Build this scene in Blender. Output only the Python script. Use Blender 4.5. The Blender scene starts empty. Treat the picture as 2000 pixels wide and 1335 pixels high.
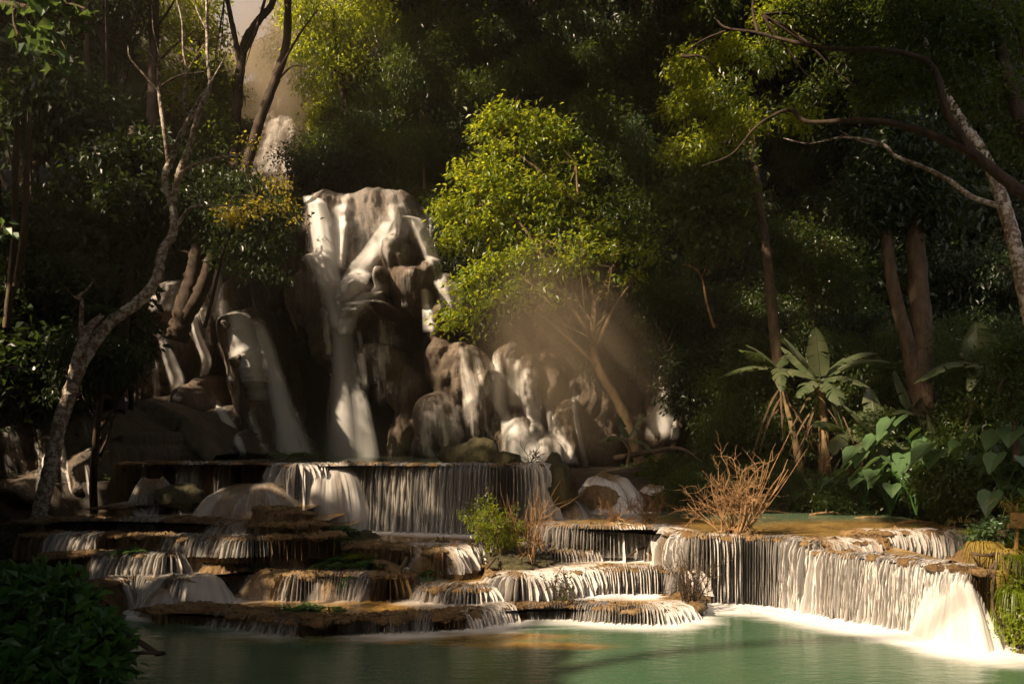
import bpy, bmesh, math, random
import numpy as np
from mathutils import Vector

SC = bpy.context.scene
COL = SC.collection
R = math.radians
random.seed(7)
RNG = np.random.default_rng(11)

# ------------------------------------------------------------------ camera
F = 1400.0; HY = 870.0; CX = 1000.0; CH = 2.5
cam_d = bpy.data.cameras.new("camera"); cam = bpy.data.objects.new("camera", cam_d); COL.objects.link(cam)
cam.location = (0, 0, CH); cam.rotation_euler = (R(90), 0, 0)
cam_d.sensor_width = 36; cam_d.lens = F / 2000 * 36; cam_d.shift_y = (HY - 667.5) / 2000
cam_d.clip_start = 0.1; cam_d.clip_end = 400
SC.camera = cam

# ------------------------------------------------------------------ light
SUN = Vector((-0.64, -0.47, 0.61)).normalized()      # towards the sun
SUN_EL = math.asin(SUN.z); SUN_AZ = math.atan2(SUN.x, SUN.y)
w = bpy.data.worlds.new("World"); SC.world = w; w.use_nodes = True
nt = w.node_tree; nt.nodes.clear()
o_ = nt.nodes.new('ShaderNodeOutputWorld'); b_ = nt.nodes.new('ShaderNodeBackground')
sk = nt.nodes.new('ShaderNodeTexSky'); sk.sky_type = 'NISHITA'; sk.sun_disc = False
sk.sun_elevation = SUN_EL; sk.sun_rotation = SUN_AZ; sk.dust_density = 3.0
mx = nt.nodes.new('ShaderNodeMix'); mx.data_type = 'RGBA'; mx.blend_type = 'MULTIPLY'; mx.inputs[0].default_value = 1
mx.inputs[7].default_value = (1.0, 0.81, 0.64, 1)
nt.links.new(sk.outputs[0], mx.inputs[6]); nt.links.new(mx.outputs[2], b_.inputs[0]); nt.links.new(b_.outputs[0], o_.inputs[0])
b_.inputs[1].default_value = 0.12
sd = bpy.data.lights.new("sun", 'SUN'); sd.energy = 5.0; sd.angle = R(1.2); sd.color = (1.0, 0.80, 0.57)
so = bpy.data.objects.new("sun", sd); COL.objects.link(so)
so.rotation_euler = SUN.to_track_quat('Z', 'Y').to_euler()
SC.view_settings.view_transform = 'Standard'; SC.view_settings.look = 'None'
SC.view_settings.exposure = 1.12; SC.view_settings.gamma = 1
cy = SC.cycles
cy.max_bounces = 6; cy.diffuse_bounces = 3; cy.glossy_bounces = 2; cy.transmission_bounces = 3
cy.transparent_max_bounces = 24; cy.volume_bounces = 0; cy.use_denoising = True
cy.volume_step_rate = 1.5; cy.volume_max_steps = 96
cy.caustics_reflective = False; cy.caustics_refractive = False
try: cy.sample_clamp_indirect = 4.0
except Exception: pass

# ------------------------------------------------------------------ helpers
def P(px, py, Y):
    return np.array([(px - CX) / F * Y, Y, CH + (HY - py) / F * Y])

def tag(o, label=None, cat=None, group=None, kind=None):
    if label: o['label'] = label
    if cat: o['category'] = cat
    if group: o['group'] = group
    if kind: o['kind'] = kind
    return o

def mesh_np(name, V, Fc, mat, parent=None, smooth=True, uv=None, attrs=None):
    V = np.asarray(V, dtype=np.float32); Fc = np.asarray(Fc, dtype=np.int32)
    me = bpy.data.meshes.new(name); k = Fc.shape[1]; n = len(Fc)
    me.vertices.add(len(V)); me.vertices.foreach_set('co', V.ravel())
    me.loops.add(n * k); me.loops.foreach_set('vertex_index', Fc.ravel())
    me.polygons.add(n); me.polygons.foreach_set('loop_start', np.arange(0, n * k, k, dtype=np.int32))
    me.polygons.foreach_set('loop_total', np.full(n, k, dtype=np.int32))
    me.update(calc_edges=True)
    me.polygons.foreach_set('use_smooth', np.full(n, smooth))
    if uv is not None:
        ul = me.uv_layers.new(name='UVMap')
        ul.data.foreach_set('uv', np.asarray(uv, dtype=np.float32)[Fc.ravel()].ravel())
    for an, av in (attrs or {}).items():
        a = me.attributes.new(an, 'FLOAT', 'POINT'); a.data.foreach_set('value', np.asarray(av, dtype=np.float32))
    me.materials.append(mat)
    o = bpy.data.objects.new(name, me); COL.objects.link(o)
    if parent is not None: o.parent = parent
    return o

def empty(name, loc, label=None, cat=None, group=None):
    o = bpy.data.objects.new(name, None); COL.objects.link(o); o.location = tuple(float(v) for v in loc)
    o.empty_display_size = .2
    tag(o, label, cat, group); return o

def rel(parts, origin):
    V, Fc = join(parts); return V - np.asarray(origin), Fc

def join(parts):
    vs, fs, n = [], [], 0
    for V, Fc in parts:
        vs.append(V); fs.append(Fc + n); n += len(V)
    return np.concatenate(vs), np.concatenate(fs)

def cr(pts, n):
    """Catmull-Rom through pts (any dimension), n samples."""
    p = np.asarray(pts, float)
    if len(p) == 2: return p[0] + (p[1] - p[0]) * np.linspace(0, 1, n)[:, None]
    q = np.vstack([2 * p[0] - p[1], p, 2 * p[-1] - p[-2]])
    t = np.linspace(0, len(p) - 1 - 1e-6, n); i = t.astype(int); f = (t - i)[:, None]
    a, b, c, d = q[i], q[i + 1], q[i + 2], q[i + 3]
    return .5 * (2 * b + (c - a) * f + (2 * a - 5 * b + 4 * c - d) * f ** 2 + (3 * b - a - 3 * c + d) * f ** 3)

def arclen(p):
    d = np.linalg.norm(np.diff(p, axis=0), axis=1); return np.concatenate([[0], np.cumsum(d)])

def resample(p, ds):
    s = arclen(p); n = max(3, int(s[-1] / ds) + 1); t = np.linspace(0, s[-1], n)
    return np.stack([np.interp(t, s, p[:, k]) for k in range(p.shape[1])], 1), t

def grid_faces(n, m):
    i, j = np.meshgrid(np.arange(n - 1), np.arange(m - 1), indexing='ij')
    a = (i * m + j).ravel()
    return np.stack([a, a + m, a + m + 1, a + 1], 1)

def tube(pts, rad, sides=7, wob=0.0, rng=RNG):
    pts = np.asarray(pts, float); n = len(pts)
    rad = np.broadcast_to(np.asarray(rad, float), (n,)).copy()
    T = np.gradient(pts, axis=0); T /= np.linalg.norm(T, axis=1)[:, None] + 1e-9
    ref = np.array([0, 0, 1.0]) if abs(T[:, 2].mean()) < .7 else np.array([1.0, 0, 0])
    A = np.cross(T, ref); A /= np.linalg.norm(A, axis=1)[:, None] + 1e-9
    B = np.cross(T, A)
    th = np.linspace(0, 2 * np.pi, sides, endpoint=False)
    rr = rad[:, None] * (1 + wob * rng.normal(size=(n, sides)))
    V = pts[:, None] + rr[..., None] * (np.cos(th)[None, :, None] * A[:, None] + np.sin(th)[None, :, None] * B[:, None])
    i, j = np.meshgrid(np.arange(n - 1), np.arange(sides), indexing='ij')
    a = (i * sides + j).ravel(); b = (i * sides + (j + 1) % sides).ravel()
    return V.reshape(-1, 3), np.stack([a, b, b + sides, a + sides], 1)

def limb(nodes, r0, r1, n=24, sides=8, wig=0.0, wob=.06, rng=RNG, pw=1.0):
    p = cr(nodes, n)
    if wig:
        k = rng.normal(size=(n, 3)) * wig; k[0] = 0; k[-1] = 0
        p = p + (k + np.roll(k, 1, 0)) / 2
    r = r0 + (r1 - r0) * np.linspace(0, 1, n) ** pw
    return tube(p, r, sides, wob, rng)

def unit(v): return v / (np.linalg.norm(v, axis=-1, keepdims=True) + 1e-9)

def leaves(C, D, N, L, W):
    """folded diamond leaves; C base points, D directions, N normals"""
    D = unit(D); N = unit(N - (N * D).sum(1, keepdims=True) * D); S = np.cross(D, N)
    L = np.asarray(L)[:, None]; W = np.asarray(W)[:, None]
    mid = C + D * L * .42
    V = np.stack([C, mid + S * W / 2 + N * W * .18, C + D * L - N * L * .12, mid - S * W / 2 + N * W * .18], 1).reshape(-1, 3)
    return V, np.arange(len(C) * 4).reshape(-1, 4)

def crown(blobs, n, per, L, aspect=.45, droop=.35, sig=1.3, rng=RNG, shell=.5, upn=1.0):
    """leaf clusters through a set of ellipsoids (centre, (rx,ry,rz))"""
    c = np.array([b[0] for b in blobs], float); r = np.array([b[1] if np.ndim(b[1]) else (b[1],) * 3 for b in blobs], float)
    wgt = (r[:, 0] * r[:, 2] + r[:, 0] * r[:, 1]); k = rng.choice(len(blobs), n, p=wgt / wgt.sum())
    d = unit(rng.normal(size=(n, 3))); rad = (shell + (1.08 - shell) * rng.random(n) ** .7)[:, None]
    cc = c[k] + d * rad * r[k] + rng.normal(size=(n, 3)) * .08 * r[k]
    m = n * per
    C = np.repeat(cc, per, 0) + rng.normal(size=(m, 3)) * L * sig * np.array([1, 1, .6])
    D = np.repeat(d, per, 0) * .6 + rng.normal(size=(m, 3)) * .75; D[:, 2] -= droop
    N = rng.normal(size=(m, 3)) * .55; N[:, 2] += upn
    s = L * (.6 + .7 * rng.random(m))
    return leaves(C, D, N, s, s * aspect)

# ------------------------------------------------------------------ materials
class NT:
    def __init__(s, name):
        s.m = bpy.data.materials.new(name); s.m.use_nodes = True; s.t = s.m.node_tree; s.t.nodes.clear()
        s.out = s.t.nodes.new('ShaderNodeOutputMaterial')
    def n(s, typ, **kw):
        nd = s.t.nodes.new(typ)
        for k, v in kw.items():
            if k in ('inputs',):
                for a, b in v.items(): nd.inputs[a].default_value = b
            else: setattr(nd, k, v)
        return nd
    def l(s, a, b): s.t.links.new(a, b)
    def pos(s, scale=(1, 1, 1), typ='Object'):
        tc = s.n('ShaderNodeTexCoord'); mp = s.n('ShaderNodeMapping'); mp.inputs['Scale'].default_value = scale
        s.l(tc.outputs[typ], mp.inputs[0]); return mp.outputs[0]
    def noise(s, vec, scale, detail=4, rough=.6, dist=0):
        nd = s.n('ShaderNodeTexNoise'); nd.inputs['Scale'].default_value = scale; nd.inputs['Detail'].default_value = detail
        nd.inputs['Roughness'].default_value = rough; nd.inputs['Distortion'].default_value = dist
        s.l(vec, nd.inputs['Vector']); return nd.outputs[0]
    def ramp(s, fac, stops):
        nd = s.n('ShaderNodeValToRGB'); e = nd.color_ramp.elements
        while len(e) > 1: e.remove(e[-1])
        e[0].position = stops[0][0]; e[0].color = col(stops[0][1])
        for p_, c_ in stops[1:]:
            x = e.new(p_); x.color = col(c_)
        s.l(fac, nd.inputs[0]); return nd.outputs[0]
    def math(s, op, a, b=None, c=None, clamp=False):
        nd = s.n('ShaderNodeMath', operation=op); nd.use_clamp = clamp
        for i, v in enumerate((a, b, c)):
            if v is None: continue
            if isinstance(v, (int, float)): nd.inputs[i].default_value = v
            else: s.l(v, nd.inputs[i])
        return nd.outputs[0]
    def mix(s, fac, a, b, blend='MIX'):
        nd = s.n('ShaderNodeMix', data_type='RGBA', blend_type=blend)
        for i, v in ((0, fac), (6, a), (7, b)):
            if isinstance(v, (int, float)): nd.inputs[i].default_value = v
            elif isinstance(v, tuple): nd.inputs[i].default_value = col(v)
            else: s.l(v, nd.inputs[i])
        return nd.outputs[2]
    def sstep(s, v, a, b):
        nd = s.n('ShaderNodeMapRange', interpolation_type='SMOOTHSTEP')
        nd.inputs[1].default_value = a; nd.inputs[2].default_value = b; s.l(v, nd.inputs[0]); return nd.outputs[0]
    def bump(s, h, strength=.5, dist=.05, nrm=None):
        nd = s.n('ShaderNodeBump'); nd.inputs['Strength'].default_value = strength; nd.inputs['Distance'].default_value = dist
        s.l(h, nd.inputs['Height'])
        if nrm is not None: s.l(nrm, nd.inputs['Normal'])
        return nd.outputs[0]
    def attr(s, name):
        nd = s.n('ShaderNodeAttribute', attribute_name=name); return nd.outputs['Fac']
    def pbr(s, colr, rough=.6, spec=.5, nrm=None, coat=0):
        nd = s.n('ShaderNodeBsdfPrincipled')
        if isinstance(colr, tuple): nd.inputs['Base Color'].default_value = col(colr)
        else: s.l(colr, nd.inputs['Base Color'])
        if isinstance(rough, (int, float)): nd.inputs['Roughness'].default_value = rough
        else: s.l(rough, nd.inputs['Roughness'])
        nd.inputs['Specular IOR Level'].default_value = spec
        nd.inputs['Coat Weight'].default_value = coat; nd.inputs['Coat Roughness'].default_value = .1
        if nrm is not None: s.l(nrm, nd.inputs['Normal'])
        return nd.outputs[0]
    def fin(s, sh): s.l(sh, s.out.inputs['Surface']); return s.m

def col(c):
    if isinstance(c, (int, float)): c = (c, c, c)
    return tuple(c) + (1.0,) if len(c) == 3 else tuple(c)

def m_rock(name, dark, mid, pale, flute=True, fscale=5.0, rough=.45):
    t = NT(name); v = t.pos(); fl = t.pos((1, 1, .16))
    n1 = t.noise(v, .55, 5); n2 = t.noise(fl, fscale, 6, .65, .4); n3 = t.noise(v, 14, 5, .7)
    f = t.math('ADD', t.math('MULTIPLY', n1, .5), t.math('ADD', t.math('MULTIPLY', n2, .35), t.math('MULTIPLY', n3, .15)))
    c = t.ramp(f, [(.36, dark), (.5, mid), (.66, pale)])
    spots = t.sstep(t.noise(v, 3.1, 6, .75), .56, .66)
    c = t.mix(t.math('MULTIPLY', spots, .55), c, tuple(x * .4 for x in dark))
    n4 = t.noise(t.pos((1, 1, .6)), 38, 4, .7, .5)
    h = t.math('ADD', t.math('MULTIPLY', n2, 1.0 if flute else .3), t.math('ADD', t.math('MULTIPLY', n3, .45), t.math('MULTIPLY', n4, .22)))
    return t.fin(t.pbr(c, t.math('ADD', t.math('MULTIPLY', n3, .35), rough - .15), .45, t.bump(h, .9, .16)))

def m_leaf(name, c1, c2, trans, tfac=.45, rough=.38, gloss=.5):
    t = NT(name)
    g = t.n('ShaderNodeNewGeometry'); rnd = g.outputs['Random Per Island']
    oi = t.n('ShaderNodeObjectInfo')
    f = t.math('ADD', t.math('MULTIPLY', rnd, .75), t.math('MULTIPLY', oi.outputs['Random'], .25))
    c = t.mix(f, c1, c2)
    p = t.pbr(c, rough, gloss)
    tr = t.n('ShaderNodeBsdfTranslucent'); t.l(t.mix(f, trans, tuple(x * .7 for x in trans)), tr.inputs[0])
    mx = t.n('ShaderNodeMixShader'); mx.inputs[0].default_value = tfac
    t.l(p, mx.inputs[1]); t.l(tr.outputs[0], mx.inputs[2])
    return t.fin(mx.outputs[0])

def m_bark(name, a, b, lichen=None, lf=.55, scale=7):
    t = NT(name); v = t.pos((1, 1, .35)); v2 = t.pos()
    n = t.noise(v, scale, 6, .7); c = t.ramp(n, [(.35, a), (.65, b)])
    if lichen:
        k = t.sstep(t.noise(v2, 11, 5, .75), lf, lf + .08); c = t.mix(t.math('MULTIPLY', k, .75), c, lichen)
    return t.fin(t.pbr(c, .8, .25, t.bump(n, .8, .04)))

def m_fall(name, tint=(.86, .83, .79), su=20.0, lowk=1.0, soft=.0, gain=2.4, thr=.28):
    """silky falling water: fine strands along the flow, thin places let the rock show"""
    t = NT(name)
    uv = t.n('ShaderNodeUVMap'); uv.uv_map = 'UVMap'
    def mp(sx, sy):
        m = t.n('ShaderNodeMapping'); m.inputs['Scale'].default_value = (sx, sy, 1); t.l(uv.outputs[0], m.inputs[0]); return m.outputs[0]
    n1 = t.noise(mp(su, .5), 1, 3, .6, .3); n2 = t.noise(mp(su * .3, .3), 1, 3, .6, .3); n3 = t.noise(mp(1.6, .9), 1, 3); n4 = t.noise(mp(su * 2.6, .8), 1, 2)
    a = t.math('ADD', t.math('ADD', t.math('MULTIPLY', n1, .30), t.math('MULTIPLY', n2, .64)), t.math('ADD', t.math('MULTIPLY', n3, .52 * lowk), t.math('MULTIPLY', n4, .10)))
    a = t.math('SUBTRACT', a, .04)
    a = t.math('ADD', a, t.math('MULTIPLY', t.math('SUBTRACT', t.attr('den'), 1.0), 1.0))
    a = t.math('MULTIPLY', t.math('SUBTRACT', a, thr), gain, clamp=True)
    a = t.math('MULTIPLY', a, t.attr('edge'))
    a = t.math('MINIMUM', a, .96)
    d = t.n('ShaderNodeBsdfDiffuse'); d.inputs[0].default_value = col(tint)
    t.l(t.bump(n1, .5, .03), d.inputs['Normal'])
    tr = t.n('ShaderNodeBsdfTranslucent'); tr.inputs[0].default_value = col(tint)
    m1 = t.n('ShaderNodeMixShader'); m1.inputs[0].default_value = .3; t.l(d.outputs[0], m1.inputs[1]); t.l(tr.outputs[0], m1.inputs[2])
    tp = t.n('ShaderNodeBsdfTransparent')
    m2 = t.n('ShaderNodeMixShader'); t.l(a, m2.inputs[0]); t.l(tp.outputs[0], m2.inputs[1]); t.l(m1.outputs[0], m2.inputs[2])
    return t.fin(m2.outputs[0])

def m_water(name, deep, shallow, shallow2, rough=.16):
    """milky pool water over an ochre bed; foam attribute from the falls that land in it"""
    t = NT(name); v = t.pos(); vs = t.pos((.55, 1.6, 1)); vf = t.pos((.9, 4.0, 1))
    nb = t.noise(v, 1.7, 5, .65, .6); nb2 = t.noise(v, 7, 5, .7)
    bed = t.ramp(t.math('ADD', t.math('MULTIPLY', nb, .6), t.math('MULTIPLY', nb2, .4)), [(.38, shallow2), (.6, shallow)])
    dp = t.sstep(t.math('ADD', t.attr('deep'), t.math('MULTIPLY', t.math('SUBTRACT', nb, .5), .7)), .1, .9)
    dc = t.mix(t.noise(vs, .8, 3), deep, tuple(x * 1.35 for x in deep))
    c = t.mix(dp, bed, dc)
    fm = t.math('ADD', t.attr('foam'), t.math('MULTIPLY', t.math('SUBTRACT', t.noise(vf, 1.0, 4, .55, .5), .5), .6))
    fm = t.math('MULTIPLY', t.sstep(fm, .22, .95), t.sstep(t.attr('foam'), .04, .3))
    c = t.mix(fm, c, (.74, .73, .70))
    rip = t.noise(t.pos((1.2, 3.5, 1)), 3.0, 4, .6)
    rg = t.math('ADD', t.math('MULTIPLY', fm, .5), rough)
    return t.fin(t.pbr(c, rg, .5, t.bump(rip, .3, .03)))

M = {}
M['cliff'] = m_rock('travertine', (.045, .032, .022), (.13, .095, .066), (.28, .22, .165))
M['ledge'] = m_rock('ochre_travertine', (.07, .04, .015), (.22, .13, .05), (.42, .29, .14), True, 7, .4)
M['darkrock'] = m_rock('mossy_rock', (.02, .018, .008), (.06, .05, .02), (.12, .11, .035), False, 7, .7)
M['soil'] = m_rock('forest_soil', (.012, .009, .005), (.03, .021, .012), (.06, .042, .025), False, 4, .8)
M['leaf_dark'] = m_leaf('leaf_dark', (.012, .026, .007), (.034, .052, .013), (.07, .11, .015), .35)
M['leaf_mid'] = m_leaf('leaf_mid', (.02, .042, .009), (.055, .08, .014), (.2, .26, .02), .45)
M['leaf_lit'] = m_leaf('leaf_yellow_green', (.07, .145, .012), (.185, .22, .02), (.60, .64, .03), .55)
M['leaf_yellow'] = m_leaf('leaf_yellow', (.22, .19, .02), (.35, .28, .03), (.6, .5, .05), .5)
M['leaf_banana'] = m_leaf('leaf_banana', (.06, .09, .038), (.14, .15, .075), (.2, .26, .06), .35, .3, .6)
M['leaf_taro'] = m_leaf('leaf_taro', (.05, .11, .04), (.10, .17, .07), (.2, .3, .06), .35, .35, .6)
M['leaf_near'] = m_leaf('leaf_near', (.03, .10, .025), (.06, .15, .03), (.12, .24, .03), .4)
M['leaf_dead'] = m_leaf('leaf_dry', (.10, .065, .032), (.22, .155, .085), (.25, .17, .07), .35, .7, .2)
M['straw'] = m_leaf('straw', (.22, .15, .03), (.35, .26, .06), (.4, .3, .06), .35, .6, .2)
M['bark_dark'] = m_bark('bark_dark', (.02, .013, .008), (.065, .042, .026))
M['bark'] = m_bark('bark_brown', (.05, .033, .02), (.13, .09, .055))
M['bark_lichen'] = m_bark('bark_lichen', (.10, .065, .042), (.24, .17, .12), (.58, .54, .46), .47)
M['bark_lit'] = m_bark('bark_tan', (.07, .045, .022), (.17, .115, .06))
M['twig'] = m_bark('dead_wood', (.13, .07, .03), (.34, .2, .09), None, .5, 12)
M['twig_dark'] = m_bark('dark_twig', (.03, .02, .012), (.09, .06, .035), None, .5, 12)
M['stem'] = m_bark('banana_stem', (.09, .06, .03), (.26, .18, .09), None, .5, 9)
M['wood'] = m_bark('board_wood', (.22, .12, .035), (.42, .25, .08), None, .5, 10)
M['fall'] = m_fall('falling_water', (.82, .79, .75), 9, 1.0, gain=1.75, thr=.2)
M['veil'] = m_fall('thin_water_veil', (.74, .69, .63), 8, 1.0, gain=4.2)
M['plume'] = m_fall('water_plume', (.80, .78, .75), 5, .8, gain=3.6)
M['crest'] = m_fall('crest_water', (.78, .755, .72), 5.5, .6, gain=6.0)
M['stream'] = m_fall('stream_water', (.80, .77, .73), 6.5, .8, gain=4.5)
M['film'] = m_fall('water_film', (.78, .745, .70), 5.5, .9, gain=4.5)
M['fall_far'] = m_fall('distant_water', (.82, .79, .75), 7, .9, gain=2.0)
M['pool'] = m_water('pool_water', (.045, .09, .048), (.32, .2, .05), (.14, .08, .02), .14)
M['bed'] = m_water('terrace_water', (.14, .16, .075), (.42, .25, .07), (.16, .09, .025), .2)
M['river'] = m_water('river_water', (.09, .13, .075), (.40, .25, .08), (.16, .10, .035), .15)

# ------------------------------------------------------------------ terrain
def sm(x, a, b):
    t = np.clip((x - a) / (b - a), 0, 1); return t * t * (3 - 2 * t)

_ph = RNG.random((14, 3)) * 6.28
def fbm(x, y, k0=.35):
    s = 0
    for i in range(7):
        k = k0 * 1.8 ** i; a = .5 ** i
        s = s + a * (np.sin(x * k + _ph[i, 0] + 1.3 * np.sin(y * k * .7 + _ph[i, 1])) * np.cos(y * k * .9 + _ph[i, 2] + .8 * np.sin(x * k * .6)))
    return s

def H(X, Y):
    X = np.asarray(X, float); Y = np.asarray(Y, float)
    ac = np.where(X < 5, 12.0 + .55 * np.maximum(Y - 30, 0) + .45 * np.maximum(Y - 40, 0), 0)
    centre = np.where(Y > 29.5, 12.0 + .7 * (Y - 30) + .4 * np.maximum(Y - 38, 0), 1.7)
    right = np.where(Y > 16.4, 1.06 + .13 * (np.minimum(Y, 22) - 16.4) + 1.25 * np.maximum(Y - 22.5 - 6.0 * (1 - sm(X, 7.0, 11.0)), 0), .5)
    wr = sm(X, .7 + .28 * (Y - 16), 1.8 + .32 * (Y - 16)); base = centre * (1 - wr) + right * wr
    base = np.where(Y < 16, -.6, base)
    base = base - sm(Y, 42, 60) * 26 * np.exp(-((X / np.maximum(Y, 1) + .371) / .05) ** 2)
    rt = X / np.maximum(Y, 1); base = base - 9 * np.exp(-((rt + .335) / .045) ** 2) * sm(Y, 31, 34) * (1 - sm(Y, 45, 50))
    # side banks
    lb = -6.9 - .62 * (Y - 10.6); lft = np.where(Y < 8.5, (-5.9 - X) * .8, (lb - X) * .8); lft = np.clip(lft, -5, 6.5)
    rb = 6.25 + .60 * np.maximum(Y - 9.3, 0) - .1 * np.maximum(9.3 - Y, 0); rgt = np.where(X > rb, .45 + np.minimum((X - rb) * 1.2, .8) + .5 * (X - rb), -5)
    back = (-Y - 7) * .35 + 0 * X
    z = np.maximum(np.maximum(base, np.maximum(lft, rgt)), back)
    return z + .10 * fbm(X, Y) * sm(z, 0, 2) + .9 * fbm(X * .4, Y * .4) * sm(z, 4, 9)

nx, ny = 260, 230
gx = np.linspace(-48, 48, nx); gy = np.linspace(-16, 78, ny)
GX, GY = np.meshgrid(gx, gy, indexing='ij'); GZ = H(GX, GY)
tag(mesh_np('hillside', np.stack([GX, GY, GZ], -1).reshape(-1, 3), grid_faces(nx, ny)[:, ::-1], M['soil']), kind='structure')

# ------------------------------------------------------------------ river terraces
BASES = []   # foam sources: (points xy, z, strength, reach)

RIMS = []
def lipY(px, py, z): return (CH - z) * F / (py - HY)

def terrace(lip, z, zb, backY, flow, name='rock_terrace', label=None, mat='ledge', top='bed', deep=.0, foam=.35, mf='fall',
            flare=.14, scal=.085, group=None, topon=True, tier='', foamk=1.0, seed=0):
    rng = np.random.default_rng(100 + seed)
    pl = np.array([[(px - CX) / F * lipY(px, py, z), lipY(px, py, z), px] for px, py in lip])
    c = cr(pl, 40 * len(lip)); c, s = resample(c, .045); n = len(c)
    T = np.gradient(c[:, :2], axis=0); T = unit(T); k = np.ones(9) / 9
    T = unit(np.stack([np.convolve(np.pad(T[:, i], 4, mode='edge'), k, 'valid') for i in (0, 1)], 1))
    Nn = np.stack([T[:, 1], -T[:, 0]], 1)
    ph = rng.random(8) * 6.28
    sc = sum(a * np.sin(s * f + p) for a, f, p in zip((1.2, .9, .6, .38, .25), (1.1, 2.6, 6.1, 12, 23), ph)) * scal
    sc = sc * sm(s, 0, .4) * sm(s[-1] - s, 0, .4)
    lp = c[:, :2] + Nn * sc[:, None]; h = z - zb + .12
    # rock wall
    prof = [(-.45, -.02), (-.2, .004), (-.07, .014), (.0, .0), (.03, -.035)] + [(.035 + flare * h * q ** 1.6, -.035 - (h - .035) * q) for q in np.linspace(.08, 1, 14)]
    prof = np.array(prof); mrows = len(prof)
    off = prof[None, :, 0] + 0 * s[:, None]
    zz = z + prof[None, :, 1] + 0 * s[:, None]
    b2 = (fbm(s[:, None] * 2.2 + seed, prof[None, :, 1] * 3.2, 1.0) * .075 + np.abs(fbm(s[:, None] * 5 + seed, prof[None, :, 1] * 4.2 + 3, 1.0)) * .05) * np.clip(-prof[None, :, 1] * 5, 0, 1) + .05 * fbm(s[:, None] * 8.0, prof[None, :, 1] * 1.0 + seed, 1.0) * np.minimum(1, h)
    off = off + b2 * (prof[None, :, 1] < -.02) * min(1.0, h * 2.5)
    rimn = .028 * fbm(s * 2.5 + seed, s * 0, 1.0)
    zz = zz + rimn[:, None] * ((prof[:, 1] > -.03) & (prof[:, 0] > -.4))[None, :]
    V = np.stack([lp[:, None, 0] + Nn[:, None, 0] * off, lp[:, None, 1] + Nn[:, None, 1] * off, zz], -1).reshape(-1, 3)
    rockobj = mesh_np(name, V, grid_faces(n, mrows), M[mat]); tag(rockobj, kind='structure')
    # density of the falling sheet along the lip
    den = np.zeros(n)
    for a, b, d in flow:
        den = np.maximum(den, d * sm(c[:, 2], a - 14, a + 10) * (1 - sm(c[:, 2], b - 10, b + 14)))
    if max(f[2] for f in flow) > 0 if flow else False:
        wp = [(-.34, .0), (-.2, .024), (-.05, .03), (.03, .012), (.065, -.03)] + [(.075 + (.02 + flare * h * .95) * q ** 1.3, -.03 - (h - .13) * q) for q in np.linspace(.06, 1, 14)]
        wp = np.array(wp); off2 = wp[None, :, 0] + np.where(wp[None, :, 1] < -.02, b2[:, :len(wp)] * min(1.0, h * 2.5) * .9, 0)
        z2 = z + wp[None, :, 1] + 0 * s[:, None] + rimn[:, None] * (wp[:, 1] > -.03)
        V = np.stack([lp[:, None, 0] + Nn[:, None, 0] * off2, lp[:, None, 1] + Nn[:, None, 1] * off2, z2], -1)
        vv = arclen(wp); uv = np.stack([np.repeat(s[:, None], len(wp), 1), np.repeat(vv[None], n, 0)], -1).reshape(-1, 2)
        uv[:, 0] += seed * 7.3
        dd = np.repeat(den[:, None], len(wp), 1)
        slow = .55 + .45 * (.5 + .5 * np.sin(s * 1.9 + ph[5]) * np.sin(s * .83 + ph[6]))
        dd = dd * (slow[:, None] * .35 + .65) + .16 * (vv[None] / vv[-1]) ** 3 * (den[:, None] > .05)
        ed = np.repeat(sm(den, 0, .12)[:, None], len(wp), 1); ed[:, 0] = 0; ed[:, 1] *= .16; ed[:, 2] *= .5; ed[:, 3] *= .85
        # split into separate falls wherever the flow stops
        live = den > .02; idx = np.where(np.diff(np.concatenate([[0], live.astype(int), [0]])))[0]
        for a, b in zip(idx[::2], idx[1::2]):
            if b - a < 6: continue
            Vs = V[a:b]; m_ = b - a
            ob = mesh_np('waterfall', Vs.reshape(-1, 3), grid_faces(m_, len(wp)), M[mf], uv=uv.reshape(n, -1, 2)[a:b].reshape(-1, 2),
                         attrs={'den': dd[a:b].ravel(), 'edge': ed[a:b].ravel()})
            pxm = c[(a + b) // 2, 2]; wid = s[b - 1] - s[a]
            lb = label(pxm) if callable(label) else label
            tag(ob, lb, 'waterfall', group or 'small falls over the travertine terraces')
            base = lp[a:b] + Nn[a:b] * (flare * h + .12)
            BASES.append((base[::3], zb, den[a:b][::3] * foamk, foam))
    RIMS.append((lp[::4] , z, den[::4]))
    if topon:
        ring = [(float(x), float(y)) for x, y in (lp - Nn * .12)[::3]]
        ring += [(float(lp[-1, 0] + (.0)), backY), (float(lp[0, 0]), backY)]
        pooltop(ring, z - .004 if z > .05 else z, top, deep, lp)

POOLS = []
def pooltop(ring, z, mat, deep, lip): POOLS.append((ring, z, mat, deep, lip))

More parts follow.
